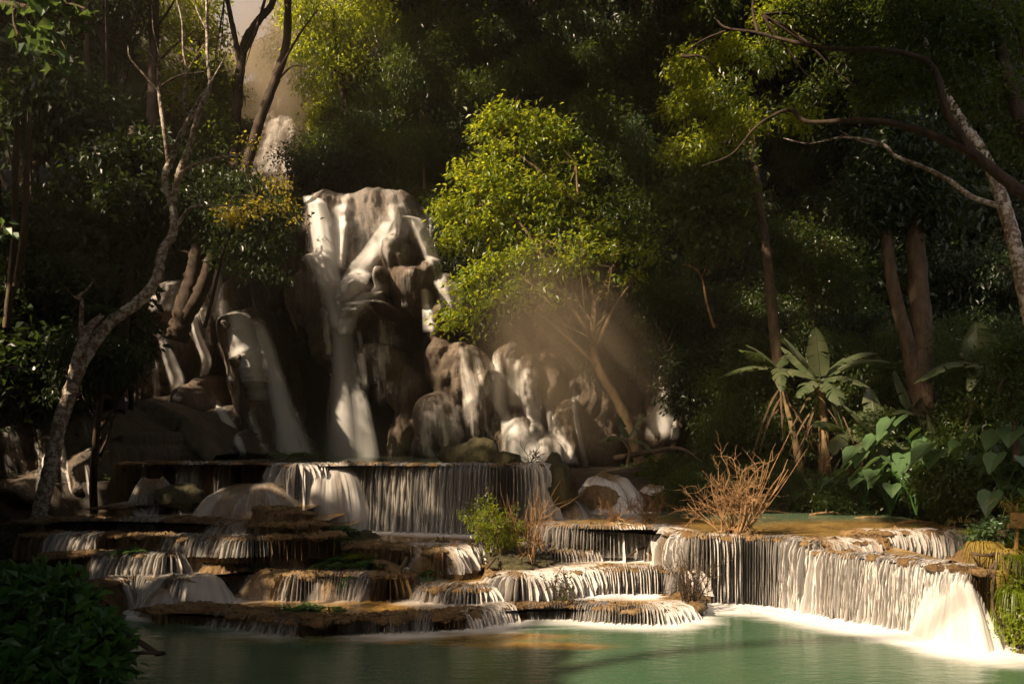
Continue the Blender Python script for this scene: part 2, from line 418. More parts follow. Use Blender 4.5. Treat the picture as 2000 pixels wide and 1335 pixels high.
def build_pools():
    for ring, z, mat, deep, lip in POOLS:
        bm = bmesh.new(); vs = [bm.verts.new((x, y, z)) for x, y in ring]
        try: bm.faces.new(vs)
        except ValueError: bm.free(); continue
        bmesh.ops.triangulate(bm, faces=bm.faces[:])
        xs = [p[0] for p in ring]; ys = [p[1] for p in ring]
        st = .16 if max(xs) - min(xs) < 9 else .24
        for ax, lo, hi in ((0, min(xs), max(xs)), (1, min(ys), max(ys))):
            q = lo + st
            while q < hi:
                co = (q, 0, 0) if ax == 0 else (0, q, 0); no = (1, 0, 0) if ax == 0 else (0, 1, 0)
                bmesh.ops.bisect_plane(bm, geom=bm.verts[:] + bm.edges[:] + bm.faces[:], plane_co=co, plane_no=no)
                q += st * (1 if q - lo < 12 else 2)
        bmesh.ops.recalc_face_normals(bm, faces=bm.faces[:])
        if bm.faces and sum(f.normal.z for f in bm.faces) < 0: bmesh.ops.reverse_faces(bm, faces=bm.faces[:])
        me = bpy.data.meshes.new('terrace_water'); bm.to_mesh(me); bm.free()
        V = np.zeros(len(me.vertices) * 3, np.float32); me.vertices.foreach_get('co', V); V = V.reshape(-1, 3)
        foam = np.zeros(len(V))
        for pts, zb, dn, reach in BASES:
            if abs(zb - z) > .09: continue
            d = V[:, None, :2] - pts[None]
            dy = d[..., 1]; rr = reach
            dist2 = (d[..., 0] / (rr * .8)) ** 2 + (dy / np.where(dy < 0, rr, rr * .35)) ** 2
            foam = np.maximum(foam, (np.exp(-dist2) * dn[None]).max(1))
        dl = np.full(len(V), 9.0)
        if lip is not None:
            dl = np.sqrt(((V[:, None, :2] - lip[None, ::4]) ** 2).sum(-1)).min(1)
        dp = sm(dl, .8, 3.0) * deep
        if z < .05:
            dp[:] = 1.0
            for px, py, rx, ry, k in SHALLOWS:
                Yc = lipY(px, py, z); xc = (px - CX) / F * Yc
                dp -= k * np.exp(-((V[:, 0] - xc) / rx) ** 2 - ((V[:, 1] - Yc) / ry) ** 2)
        for an, av in (('foam', foam), ('deep', dp)):
            a = me.attributes.new(an, 'FLOAT', 'POINT'); a.data.foreach_set('value', av.astype(np.float32))
        me.materials.append(M[mat]); o = bpy.data.objects.new('pool' if z < .05 else 'terrace_water', me); COL.objects.link(o)
        tag(o, kind='structure')

SHALLOWS = [(975, 1243, .9, .18, 1.1), (1000, 1262, .8, .12, 1.0), (1120, 1262, .6, .10, .6), (760, 1247, .3, .12, 1.2), (1090, 1290, .9, .15, .35), (600, 1245, 3.0, .35, .5)]
# the lower pool
pooltop([(-16, 2.0), (14, 2.0), (14, 12.6), (-16, 12.6)], 0.0, 'pool', 1, None)

fl = terrace
fl([(300, 1196), (345, 1189), (450, 1196), (540, 1208), (610, 1214), (700, 1210), (800, 1204), (870, 1204), (930, 1196), (985, 1187), (1050, 1182), (1128, 1184), (1200, 1189), (1290, 1191), (1335, 1181), (1352, 1168), (1340, 1156)],
   .14, 0, 12.6, [(420, 600, .42), (660, 740, .55), (745, 850, .75), (900, 1000, .95), (1020, 1110, .6), (1120, 1340, .85)],
   label=lambda px: 'low rippling fall off the front travertine ledge ' + ('beneath the bare twiggy shrub' if px > 1100 else 'left of the small sapling' if px > 1015 else 'right of the round ochre rock' if px > 880 else 'just left of the round ochre rock' if px > 742 else 'beside the fern clump' if px > 620 else 'at its shaded left end'),
   foam=.42, seed=1, deep=.25, scal=.07)
fl([(190, 1146), (205, 1138), (250, 1130), (300, 1128), (350, 1132), (385, 1128), (400, 1108), (440, 1104), (500, 1112), (560, 1124), (640, 1122), (700, 1122), (760, 1126), (800, 1120)],
   .46, .0, 13.2, [(215, 340, .85), (345, 400, .7), (405, 520, .45), (560, 740, .6)],
   label=lambda px: 'shaded fall over the ledge ' + ('furthest left beside the dark leafy bush' if px < 300 else 'over a brown rounded shoulder under the root mass' if px < 540 else 'left of the ochre root log'),
   foam=.3, seed=2, flare=.35, scal=.06)
fl([(792, 1128), (830, 1142), (880, 1149), (940, 1150), (975, 1142), (1000, 1134)], .31, .14, 13.8, [(800, 900, .6), (900, 985, .9)],
   label='low smooth foaming step in the middle of the terraces', foam=.5, seed=3)
fl([(970, 1104), (981, 1120), (1005, 1128), (1040, 1127), (1080, 1121), (1130, 1115), (1180, 1112), (1250, 1112), (1300, 1113), (1340, 1116), (1352, 1110)], .46, .14, 14.2,
   [(980, 1100, .92), (1100, 1345, .97)], label=lambda px: 'sunlit waterfall row along the second ledge behind the small sapling', foam=.5, seed=4, deep=.15)
fl([(1040, 1068), (1060, 1076), (1110, 1077), (1165, 1074), (1210, 1070), (1300, 1072), (1345, 1076)], .60, .46, 14.6, [(1060, 1170, .6), (1170, 1335, 1.0)],
   label=lambda px: 'soft foaming step beside the fallen branch' , foam=.5, seed=5)
fl([(90, 1088), (190, 1083), (260, 1084), (340, 1083), (372, 1070), (400, 1058), (470, 1055), (560, 1060), (640, 1064), (720, 1066), (800, 1070), (830, 1064), (862, 1076), (900, 1067), (955, 1063), (1010, 1062), (1050, 1058)], .75, .42, 15.4,
   [(195, 350, .7), (368, 560, .72), (800, 850, .8), (868, 975, .95), (985, 1040, .7)],
   label=lambda px: ('short shaded fall on the far left terrace' if px < 350 else 'dim fall between the fern clump and the rounded rock' if px < 600 else 'narrow sloping fall left of the root stump' if px < 850 else 'bright comb of water right of the root stump' if px < 980 else 'small fall behind the yellow leafy shrub'),
   foam=.5, seed=6, deep=.55, flare=.2)
fl([(1045, 1020), (1062, 1026), (1120, 1029), (1200, 1031), (1262, 1030), (1305, 1034), (1325, 1044), (1370, 1048), (1450, 1050), (1530, 1054), (1590, 1060), (1612, 1061), (1650, 1060), (1692, 1056), (1702, 1050), (1694, 1044), (1720, 1041), (1800, 1041), (1880, 1041), (1935, 1040)], 1.0, .0, 21,
   [(1058, 1175, .9), (1172, 1322, 1.0), (1326, 1420, 1.06), (1422, 1602, 1.0), (1606, 1695, .7), (1704, 1900, .8)],
   label=lambda px: ('rounded cascade behind the twiggy yellow shrub' if px < 1175 else 'bright cascade dropping left of the big curtain' if px < 1322 else 'bright curtain of water beneath the orange dead shrub, left of two' if px < 1650 else 'low thin fall across the pool in front of the bank'),
   top='river', foam=.8, seed=7, deep=1.0, foamk=1.25, flare=.06)
fl([(1594, 1071), (1604, 1078), (1650, 1083), (1700, 1088), (1750, 1094), (1800, 1100), (1850, 1107), (1895, 1114), (1935, 1118)], .88, .0, 12.9, [(1600, 1905, 1.03)],
   label='wide bright curtain of water at the right end beside the grassy bank', top='bed', foam=.85, seed=8, foamk=1.35, flare=.06, deep=.2)
fl([(50, 1046), (110, 1046), (200, 1047), (250, 1046), (300, 1049), (400, 1050), (480, 1052), (560, 1048), (650, 1044)], .98, .75, 15.6, [(105, 205, .75), (330, 440, .6), (440, 520, .7)],
   label=lambda px: 'thin shaded trickling fall ' + ('on the far left ledge' if px < 250 else 'in the middle of the left ledge' if px < 430 else 'on the left ledge nearer the ferns'), foam=.3, seed=9, flare=.2)
fl([(60, 1022), (110, 1016), (250, 1015), (380, 1018), (470, 1024), (560, 1026), (630, 1022)], 1.15, .98, 16, [(120, 220, .5), (240, 330, .65), (420, 500, .5)],
   label=lambda px: 'little shaded fall on the upper left step ' + ('by the leaning lichen trunk' if px < 225 else 'right of the leaning lichen trunk' if px < 380 else 'below the mossy dome'), foam=.25, seed=10, flare=.25)
fl([(225, 992), (262, 985), (330, 984), (400, 980), (470, 982), (520, 992), (560, 1004)], 1.33, 1.15, 16, [(230, 320, .6), (330, 430, .6)],
   label='faint fall along the narrow ledge below the boulder dome', foam=.25, seed=11, flare=.3)
fl([(250, 906), (262, 906.5), (350, 905.5), (430, 906), (500, 906), (548, 907.4), (575, 909.5), (620, 908.6), (700, 907.8), (800, 908.2), (900, 909), (980, 909.4), (1040, 909), (1064, 907), (1070, 904)], 2.09, .75, 27.5,
   [(262, 300, .55), (360, 410, .8), (430, 460, .75), (548, 720, .92), (720, 1062, .98)],
   label=lambda px: ('long curtain of water across the middle terrace' if px > 520 else 'thin shaded trickle at the left end of the upper ledge' if px < 330 else 'twin strands of water spilling off the dark upper ledge' if px < 420 else 'short strand splashing off the dark upper ledge'),
   top='river', foam=.55, seed=14, deep=.9, flare=.1, scal=.10, foamk=1.1)
def dome(px, py, Y, rxp, ry, zb, den, label, p=2.6, seed=0, mat='ledge', mf='fall', foam=.35, foamk=.9, th0=-200, th1=20, sqz=0.0):
    c = P(px, py, Y); rx = rxp / F * Y; h = c[2] - zb; n, m = 150, 26
    def surf(off, a0, a1, r1):
        th = np.radians(np.linspace(a0, a1, n)); r = np.linspace(0.02, r1, m)
        T, Q = np.meshgrid(th, r, indexing='ij')
        k = 1 + .10 * fbm(np.cos(T) * 2 + seed, np.sin(T) * 2, 1.0) + .05 * fbm(np.cos(T) * 7 + seed, np.sin(T) * 7, 1.0)
        if a1 - a0 >= 359: k[-1] = k[0]
        zz = zb - .12 + (h + .12) * np.clip(1 - Q ** p, 0, 1) + (.015 + .12 * h * sm(Q, .1, .4)) * fbm(Q * np.cos(T) * 3, Q * np.sin(T) * 3 + seed, 1.0) * (1 - Q ** 4) + off
        X = c[0] + np.cos(T) * Q * k * (rx + off); Yy = Y + np.sin(T) * Q * k * (ry + off)
        return np.stack([X, Yy, zz], -1), T, Q
    V, T, Q = surf(0, 0, 360, 1.0)
    tag(mesh_np('rock_terrace', V.reshape(-1, 3), grid_faces(n, m), M[mat]), kind='structure')
    V, T, Q = surf(.03, th0, th1, 1.0)
    seg = np.linalg.norm(np.diff(V, axis=1), axis=2); vv = np.concatenate([np.zeros((n, 1)), np.cumsum(seg, 1)], 1)
    uv = np.stack([T * (rx + ry) / 2 + seed * 3.1, vv], -1).reshape(-1, 2)
    tn = np.linspace(0, 1, n)[:, None]
    edge = sm(Q, .15, .6) * sm(tn, 0, .06) * (1 - sm(tn, .94, 1)); dd = den * (.8 + .3 * Q)
    ob = mesh_np('waterfall', V.reshape(-1, 3), grid_faces(n, m), M[mf], uv=uv, attrs={'den': dd.ravel(), 'edge': edge.ravel()})
    tag(ob, label, 'waterfall', 'rounded cascades between the terraces')
    BASES.append((V[::4, -1, :2], zb, np.full(len(V[::4]), den * foamk), foam))
dome(1862, 1128, 9.42, 66, .72, 0, .88, 'bulging foamy cascade at the far right end of the curtain', seed=19, foam=.75, foamk=1.2, p=2.3)
dome(505, 944, 14.4, 118, 1.3, .98, .62, 'grey fall over the broad rounded dome ledge left of the long curtain', seed=12, p=3.4)
dome(562, 998, 13.1, 72, .8, .75, .5, 'thin film over the low round dome below the long curtain', seed=13, p=2.4)
dome(640, 916, 14.95, 92, .75, .75, .8, 'rounded left shoulder of the long curtain with combed water', seed=31, p=4.5)
dome(1185, 929, 17.2, 70, 1.2, 1.0, .9, 'rounded cascade at the far right beyond the long curtain', seed=15, p=3.2)
dome(1278, 950, 18.6, 44, .9, 1.0, .85, 'small far cascade at the foot of the brown bank', seed=16, p=3.0)
dome(1112, 978, 15.4, 56, .7, 1.0, .55, 'low fall over a rounded rock behind the leafy shrub', seed=17)
dome(1205, 985, 16.5, 60, .6, 1.0, .95, 'white splash sliding around the brown rock behind dead shrubs', seed=18)
dome(1190, 1048, 13.4, 95, .6, .6, .85, 'low foaming mound of water in front of the bright cascade', seed=21, p=2.2)
dome(300, 935, 14.7, 44, .5, 1.33, .6, 'wispy film over the small left mound under the dark ledge', seed=22)
dome(245, 1178, 10.75, 42, .2, 0, .7, 'frothy white bump at the base of the shaded left fall', seed=23, mf='plume')
dome(430, 1095, 11.75, 60, .5, .46, .4, 'thin film on the brown shoulder of the left ledge', seed=24)
dome(845, 1078, 12.6, 55, .5, .31, .75, 'smooth curved chute between root stump and foam pool', seed=25)
for i_, (a_, b_, y_, rx_, ry_, z_, d_, l_) in enumerate([
 (150, 1052, 12.3, 50, .4, .75, .6, 'dim rounded step beside the leaning lichen trunk, upper of two'), (262, 1050, 12.2, 46, .35, .75, .5, 'dim rounded step on the third left ledge'),
 (470, 1048, 12.5, 66, .5, .46, .75, 'rounded veil right of centre on the left ledges'), (560, 1062, 12.2, 50, .5, .46, .55, 'soft rounded fall just left of the fern clump'),
 (165, 1092, 11.5, 46, .35, .3, .6, 'dim rounded step near the foreground bush'), (300, 1086, 11.6, 60, .45, .46, .75, 'rounded combed fall in the middle of the left ledges'),
 (395, 1120, 11.0, 60, .4, .14, .8, 'rounded veil dropping below the brown shoulder'), (520, 1118, 11.3, 55, .35, .14, .5, 'thin film over the mossy ledge front'), (640, 1128, 11.25, 62, .35, .14, .55, 'thin strands over the long low ledge left of the ferns'), (330, 1150, 10.7, 56, .3, .0, .7, 'low rounded splash at the left pool corner'),
 (860, 1150, 11.2, 46, .3, .14, .7, 'small foaming mound in the middle channel'), (470, 1192, 10.6, 60, .3, .0, .25, 'damp low crust on the front ledge'), (720, 1195, 10.5, 70, .35, .0, .5, 'low crusted hump on the front ledge centre'), (1000, 1178, 10.7, 60, .3, .0, .85, 'smooth glassy hump on the front ledge right of the ochre rock')]):
    dome(a_, b_, y_, rx_, ry_, z_, d_, l_, seed=40 + i_, p=2.1 + .25 * (i_ % 4), foam=.3)
build_pools()

# ------------------------------------------------------------------ cliffs (relief surfaces)
class Relief:
    def __init__(s, Y0, lobes, slope=.05, ref=None, topf=None, seed=0, nsub=0, rec=9.0):
        s.rec = rec; s.Y0 = Y0; s.slope = slope; s.topf = topf; s.seed = seed; s.L = []
        for lb_ in lobes:
            px, py, rx, ru, rd, p = lb_[:6]; n_ = lb_[6] if len(lb_) > 6 else 2.0
            yr = Y0 - max(p, 0) * .5
            c = P(px, py, yr); s.L.append((c[0], c[2], rx / F * yr, ru / F * yr, rd / F * yr, p, n_))
        rr = np.random.default_rng(seed + 9); X_ = np.array([l[0] for l in s.L if l[5] > 0]); Z_ = np.array([l[1] for l in s.L if l[5] > 0])
        m = nsub; cx = rr.uniform(X_.min() - .5, X_.max() + .5, m); cz = rr.uniform(Z_.min() - 1, Z_.max() + 1.5, m); yb = s.Y(cx, cz)
        for a, b, y_ in zip(cx, cz, yb):
            w_ = rr.uniform(.22, .6); s.L.append((a, b, w_, w_ * rr.uniform(.6, 1.1), w_ * rr.uniform(1.2, 3.0), max(.2, Y0 + slope * b - y_ + rr.uniform(.05, .38)), 2.0))
    def Y(s, X, Z):
        X = np.asarray(X, float); Z = np.asarray(Z, float)
        wx = .10 * fbm(X, Z, 1.6); wz = .12 * fbm(Z, X, 1.4)
        Xw = X + wx; Zw = Z + wz
        y = s.Y0 + s.slope * Z
        k = .26
        acc = np.ones_like(X) * 1.0
        for cx, cz, rx, ru, rd, p, n_ in s.L:
            dz = Zw - cz; r2 = np.abs((Xw - cx) / rx) ** n_ + np.abs(dz / np.where(dz > 0, ru, rd)) ** n_
            b = np.clip(1 - r2, 0, None) ** .5
            if p > 0: acc = acc + np.expm1(np.clip(p * b, 0, 8) / k)
        y = y - k * np.log(acc)
        for cx, cz, rx, ru, rd, p, n_ in s.L:
            if p < 0:
                dz = Zw - cz; r2 = ((Xw - cx) / rx) ** 2 + (dz / np.where(dz > 0, ru, rd)) ** 2
                y = y - p * sm(1 - r2, 0, .45)
        q = X * 3.0 + .5 * fbm(X, Z, .9); y = y - .20 * np.abs(fbm(q, Z * .42 + .3 * y, 1.0)) - .13 * np.abs(fbm(X * 1.3, Z * .8 + 4, 1.5)) - .05 * fbm(X * 2.2, Z * 2.0 + s.seed, 1.5)
        ledge = np.sin(Z * 3.1 + 1.2 * fbm(X, Z * .5, .8)); y = y - .10 * np.clip(ledge, 0, 1) ** 2
        if s.topf is not None:
            zt = s.topf(X); over = Z - zt; y = y + np.where(over > 0, over * s.rec, 0) + .5 * np.clip(1 + over / .5, 0, 1) ** 2
        return y
    def at(s, px, py):
        px = np.asarray(px, float); py = np.asarray(py, float); y = np.full(px.shape, s.Y0 - 1.5)
        for _ in range(14):
            X = (px - CX) / F * y; Z = CH + (HY - py) / F * y
            y = y * .4 + .6 * s.Y(X, Z)
        return y
    def build(s, name, x0, x1, z0, z1, nx, nz, mat):
        gx = np.linspace(x0, x1, nx); gz = np.linspace(z0, z1, nz); X, Z = np.meshgrid(gx, gz, indexing='ij'); Yv = s.Y(X, Z)
        if s.rec < 5: Z = np.where(Z > s.topf(X), s.topf(X) + .06 * (Z - s.topf(X)), Z)
        return tag(mesh_np(name, np.stack([X, Yv, Z], -1).reshape(-1, 3), grid_faces(nx, nz), M[mat]), kind='structure')

main_l = [
 (697, 450, 122, 150, 90, 2.0, 5.0), (650, 440, 60, 150, 110, 2.2, 4.0), (752, 420, 64, 150, 80, 2.4, 4.0), (640, 460, 60, 70, 90, 1.6), (760, 420, 70, 60, 90, 1.8), (815, 460, 48, 80, 100, 1.7),
 (598, 575, 52, 70, 105, 3.0), (607, 520, 26, 30, 40, 3.1), (632, 640, 30, 60, 100, 2.4),
 (776, 488, 36, 42, 62, 3.4), (800, 550, 48, 46, 68, 3.5), (752, 545, 22, 25, 30, 3.3), (835, 540, 36, 50, 80, 2.9), (870, 575, 36, 50, 80, 2.8), (720, 607, 46, 32, 44, 3.6), (700, 560, 30, 30, 40, 3.0), (745, 612, 40, 28, 34, 3.7), (860, 620, 30, 40, 60, 3.2),
 (735, 690, 40, 28, 60, 2.9), (765, 720, 34, 40, 45, 2.5), (800, 770, 40, 70, 110, 1.9), (760, 860, 36, 60, 60, 1.0),
 (905, 735, 66, 68, 150, 4.2), (935, 770, 42, 80, 130, 4.4), (855, 820, 60, 70, 110, 5.2), (865, 700, 40, 40, 70, 3.0),
 (990, 700, 36, 40, 120, 3.0), (1030, 740, 40, 55, 120, 3.4), (1075, 760, 50, 90, 140, 2.7), (1140, 760, 60, 100, 150, 2.2), (1010, 860, 60, 60, 90, 5.0), (1060, 890, 70, 50, 60, 5.2), (1108, 850, 42, 85, 90, 4.0), (1180, 790, 60, 120, 150, 2.0),
 (1305, 690, 32, 55, 60, 3.2), (1290, 770, 50, 50, 60, 3.8), (1330, 800, 44, 70, 100, 3.4), (1280, 840, 50, 60, 60, 4.2), (1400, 760, 60, 90, 130, 3.2), (1470, 800, 60, 80, 90, 3.0), (1240, 760, 40, 90, 100, 2.6),
 (335, 590, 78, 52, 70, 2.5), (300, 600, 50, 40, 50, 2.8), (405, 600, 44, 100, 150, 3.0), (430, 560, 30, 70, 60, 2.2), (480, 650, 56, 60, 140, 4.0), (505, 730, 50, 80, 130, 4.2), (455, 590, 30, 60, 60, 3.0), (520, 800, 40, 60, 90, 4.3),
 (300, 700, 66, 52, 100, 4.4), (255, 690, 50, 40, 70, 3.8), (350, 690, 45, 60, 80, 4.0), (355, 800, 42, 32, 90, 5.2), (400, 790, 48, 50, 110, 4.9), (330, 840, 40, 40, 70, 5.4), (455, 840, 52, 60, 70, 5.2), (520, 870, 46, 40, 50, 5.6), (262, 810, 55, 45, 110, 5.0), (220, 740, 50, 50, 70, 3.8),
 (150, 720, 60, 40, 60, 3.0),
 (588, 745, 46, 80, 150, -4.0), (612, 690, 24, 30, 90, -2.5), (772, 655, 66, 36, 40, -3.4), (735, 800, 34, 70, 150, -3.6), (560, 600, 18, 60, 60, -2.0), (655, 800, 60, 90, 150, -3.0),
]
def topmain(X):
    px = CX + X / 26.6 * F
    py = np.interp(px, [-200, 200, 250, 340, 420, 470, 520, 560, 578, 600, 680, 690, 700, 800, 818, 836, 860, 900, 960, 1000, 1100, 1200, 1280, 1310, 1340, 1500, 1700],
                   [600, 600, 540, 520, 480, 440, 400, 372, 362, 364, 368, 363, 360, 364, 376, 400, 460, 560, 640, 640, 640, 620, 630, 600, 620, 640, 640])
    return CH + (HY - py) / F * 26.6
MAIN = Relief(28.3, main_l, .06, topf=topmain, nsub=150)
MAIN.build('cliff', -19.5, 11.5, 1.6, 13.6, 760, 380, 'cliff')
left_l = [(150, 870, 130, 95, 160, 4.0), (215, 905, 80, 70, 120, 4.3), (35, 890, 80, 100, 140, 4.0), (110, 850, 60, 70, 80, 4.4), (250, 950, 50, 60, 70, 4.2), (170, 960, 60, 60, 60, 5.0), (-60, 860, 90, 110, 160, 4.2), (60, 960, 60, 60, 50, 4.8)]
def topleft(X):
    px = CX + X / 17.0 * F
    py = np.interp(px, [-150, 0, 60, 150, 220, 270, 300, 330], [760, 770, 762, 765, 800, 860, 905, 960])
    return CH + (HY - py) / F * 17.0
LEFT = Relief(20.5, left_l, .02, topf=topleft, seed=3, nsub=45, rec=2.2)
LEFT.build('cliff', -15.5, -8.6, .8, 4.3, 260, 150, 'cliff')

# rounded boulders in the river and on the banks
def boulder(px, py, Y, rx, ry, rz, mat, label, seed, name='boulder', sink=.3, dome=False, rough=.12):
    rng = np.random.default_rng(seed); n, m = 44, 26
    c = P(px, py, Y); th = np.linspace(0, 2 * np.pi, n); ph = np.linspace(0, np.pi, m)
    T, Q = np.meshgrid(th, ph, indexing='ij')
    o = rng.random(3) * 20
    x = np.cos(T) * np.sin(Q); y = np.sin(T) * np.sin(Q); z = np.cos(Q)
    k = 1 + rough * fbm(x * 2.2 + o[0] + z, y * 2.2 + o[1] - z * 1.3, 1.0) + rough * .4 * fbm(x * 7 + o[2], z * 7 + y * 5, 1.0)
    k = np.where((T > 6.28), k[0:1, :], k)
    V = np.stack([x * k * rx, y * k * ry, z * k * rz + rz * (1 - 2 * sink) * 0], -1).reshape(-1, 3)
    ob = mesh_np(name, V, grid_faces(n, m), M[mat]); ob.location = (c[0], c[1], c[2])
    return tag(ob, label, 'rock')
boulder(885, 1203, 10.15, .23, .2, .13, 'ledge', 'round ochre rock at the pool edge below the small falls', 1, rough=.2)
boulder(925, 893, 16.6, .62, .5, .42, 'darkrock', 'large moss covered boulder on the lip above the long curtain', 2, rough=.22)
boulder(985, 900, 16.2, .34, .3, .2, 'darkrock', 'smaller mossy boulder right of the large mossy one', 3, rough=.2)
boulder(350, 972, 14.4, .5, .4, .28, 'darkrock', 'brown rounded boulder between thin falls on the left ledges', 4)
boulder(1172, 975, 16.4, .55, .4, .32, 'ledge', 'brown rock hump right of the long curtain', 5)
boulder(700, 1062, 13.6, .5, .35, .28, 'darkrock', 'dark mossy root hummock beside the ferns on the middle ledge', 6, name='root_hummock', rough=.3)
boulder(1088, 950, 15.2, .35, .5, .62, 'darkrock', 'dark earthy rock closing the right end of the long curtain', 7, rough=.2)
boulder(1996, 1283, 8.7, .13, .12, .08, 'ledge', 'small brown rock in the pool at the right edge', 8)
boulder(490, 1102, 11.9, .34, .3, .17, 'darkrock', 'dark root mass on the rounded shoulder of the left ledge', 9, name='root_hummock', rough=.35)
boulder(1905, 1180, 9.75, .45, .5, .62, 'ledge', 'wet brown rock bank right of the bulging cascade', 10, rough=.3)
boulder(575, 905, 15.8, .36, .3, .12, 'darkrock', 'small dark mound under the leafy plant on the upper lip', 12, rough=.3)

# ------------------------------------------------------------------ streams down the cliffs
def stream(nodes, rel_, den=.9, label='', mat='fall', off=.10, free=False, nac=15, bulge=.12, fade=(.1, .12), group=None, Yfix=None, edgep=1.0):
    nd = cr(nodes, 70); n = len(nd)
    u = np.linspace(-1, 1, nac); px = nd[:, 0:1] + u[None] * nd[:, 2:3] * .5; py = np.repeat(nd[:, 1:2], nac, 1) + (u[None] ** 2) * nd[:, 2:3] * .05
    if Yfix is None:
        Yc = rel_.at(px, py) - off
    else:
        Yc = np.interp(np.linspace(0, 1, n), np.linspace(0, 1, len(Yfix)), Yfix)[:, None] + 0 * px
    if nd[:, 2].max() < 130 and Yfix is None:
        ctr = np.median(Yc[:, nac // 3: 2 * nac // 3 + 1], axis=1)[:, None]; Yc = np.clip(Yc, ctr - .2, ctr + (.06 if free else .4))
    if free: Yc = np.minimum.accumulate(Yc, 0)
    else:
        m = np.minimum.accumulate(Yc, 0); Yc = Yc * .35 + m * .65
    for _ in range(3):
        Yc[1:-1] = np.minimum(Yc[1:-1], (Yc[:-2] + Yc[1:-1] + Yc[2:]) / 3); Yc[:, 1:-1] = np.minimum(Yc[:, 1:-1], (Yc[:, :-2] + Yc[:, 1:-1] + Yc[:, 2:]) / 3)
    Yc = Yc - bulge * (1 - u[None] ** 2)
    X = (px - CX) / F * Yc; Z = CH + (HY - py) / F * Yc
    V = np.stack([X, Yc, Z], -1)
    mid = V[:, nac // 2]; s = arclen(mid); wm = nd[:, 2] / F * Yc[:, nac // 2]; wref = wm.mean()
    uv = np.stack([np.repeat((u[None] * .5) * (wref * .6 + wm[:, None] * .4), 1, 0) + nodes[0][0] * .137, np.repeat(s[:, None], nac, 1)], -1)
    tt = np.linspace(0, 1, n)
    edge = ((1 - np.abs(u) ** 2.2) ** edgep)[None] * (sm(tt, 0, fade[0]) * (1 - sm(tt, 1 - fade[1], 1)))[:, None]
    dn = np.full((n, nac), den) + .12 * (1 - np.abs(u))[None]
    ob = mesh_np('waterfall', V.reshape(-1, 3), grid_faces(n, nac)[:, ::-1], M[mat], uv=uv.reshape(-1, 2), attrs={'den': dn.ravel(), 'edge': edge.ravel()})
    return tag(ob, label, 'waterfall', group or 'streams down the travertine cliff')

STROKES = []
def S_(nodes, rel_, den=.9, label='', mat='stream', **kw):
    if rel_ is MAIN:
        c = cr(nodes, 40); STROKES.append((c[:, :2], c[:, 2] * .62 + 9, min(den, 1.0) * .62))
    return stream(nodes, rel_, den, label, mat, **kw)
S_([(697, 361, 236), (700, 385, 240), (704, 430, 236), (712, 480, 230)], MAIN, .55, 'wide combed curtain spilling over the flat crest of the main fall', 'crest', free=True, nac=60, off=.12, fade=(.02, .35), edgep=.4)
S_([(760, 362, 110), (775, 400, 120), (785, 440, 130), (780, 480, 110)], MAIN, .57, 'streaky sheet on the right half of the main crest', 'crest', free=True, nac=36, off=.2, fade=(.02, .3), edgep=.5)
S_([(604, 380, 30), (616, 395, 46), (624, 430, 56), (630, 480, 60), (638, 525, 54), (650, 560, 44)], MAIN, 1.15, 'thick white column on the left side of the main fall', 'plume', free=True, off=.3)
S_([(672, 395, 40), (665, 430, 40), (658, 480, 44), (652, 530, 50)], MAIN, .9, 'softer sheet just right of the thick white column', 'plume', free=True, off=.22)
S_([(830, 395, 40), (842, 430, 50), (850, 480, 54), (862, 530, 54)], MAIN, .95, 'white fall down the right shoulder of the main crest', 'plume', off=.2)
S_([(790, 420, 30), (812, 430, 36), (832, 470, 36), (850, 520, 30)], MAIN, .85, 'thin stream bending right past the dark knob', off=.25)
S_([(765, 425, 24), (748, 455, 40), (728, 490, 50), (705, 520, 60), (685, 560, 56), (668, 600, 46)], MAIN, 1.12, 'diagonal white stream running down-left from the crest to the spout', 'plume', off=.35)
S_([(612, 500, 20), (628, 520, 36), (644, 560, 50), (660, 610, 48), (668, 650, 46)], MAIN, 1.1, 'stream sliding over the left hanging bulge into the spout', 'plume', off=.3)
S_([(752, 568, 16), (722, 572, 40), (698, 590, 50), (680, 620, 44), (672, 660, 36)], MAIN, 1.05, 'stream rolling off the middle lobe into the spout', 'plume', off=.32)
S_([(650, 540, 50), (658, 580, 56), (664, 620, 52), (669, 660, 52), (674, 720, 64), (680, 790, 88), (684, 850, 106), (688, 912, 120)], MAIN, 1.06, 'tall central plume of the main waterfall falling to the pool', 'plume', free=True, off=.55, fade=(.08, .02), edgep=1.4)
S_([(866, 545, 50), (880, 570, 56), (890, 600, 56), (895, 640, 50)], MAIN, .8, 'lacy sheet over the right shoulder behind the bright tree', off=.15)
S_([(745, 620, 90), (748, 660, 92), (752, 720, 88), (756, 800, 80)], MAIN, .48, 'thin threads dripping in front of the dark cave', 'veil', free=True, off=.1, nac=24, fade=(.05, .3))
S_([(640, 590, 20), (640, 640, 24), (644, 700, 24)], MAIN, .6, 'trickle down the edge of the left hanging bulge', 'veil', off=.08)
S_([(800, 520, 60), (800, 560, 70), (803, 600, 70)], MAIN, .45, 'film of water on the brown middle boulders', 'veil', off=.07)
S_([(900, 672, 70), (905, 720, 110), (915, 790, 120), (920, 870, 110)], MAIN, .5, 'striped veil over the big brown dome right of the plume', 'veil', off=.07, nac=30, edgep=.6)
S_([(850, 770, 50), (852, 800, 90), (856, 850, 112), (862, 905, 116)], MAIN, .52, 'combed veil over the lower front dome', 'veil', off=.07, nac=30, edgep=.6)
S_([(972, 712, 26), (974, 750, 34), (978, 790, 30), (990, 815, 30), (1008, 845, 60), (1030, 880, 104), (1056, 915, 140)], MAIN, 1.12, 'bright stream fanning out at the foot of the right domes', 'plume', off=.15)
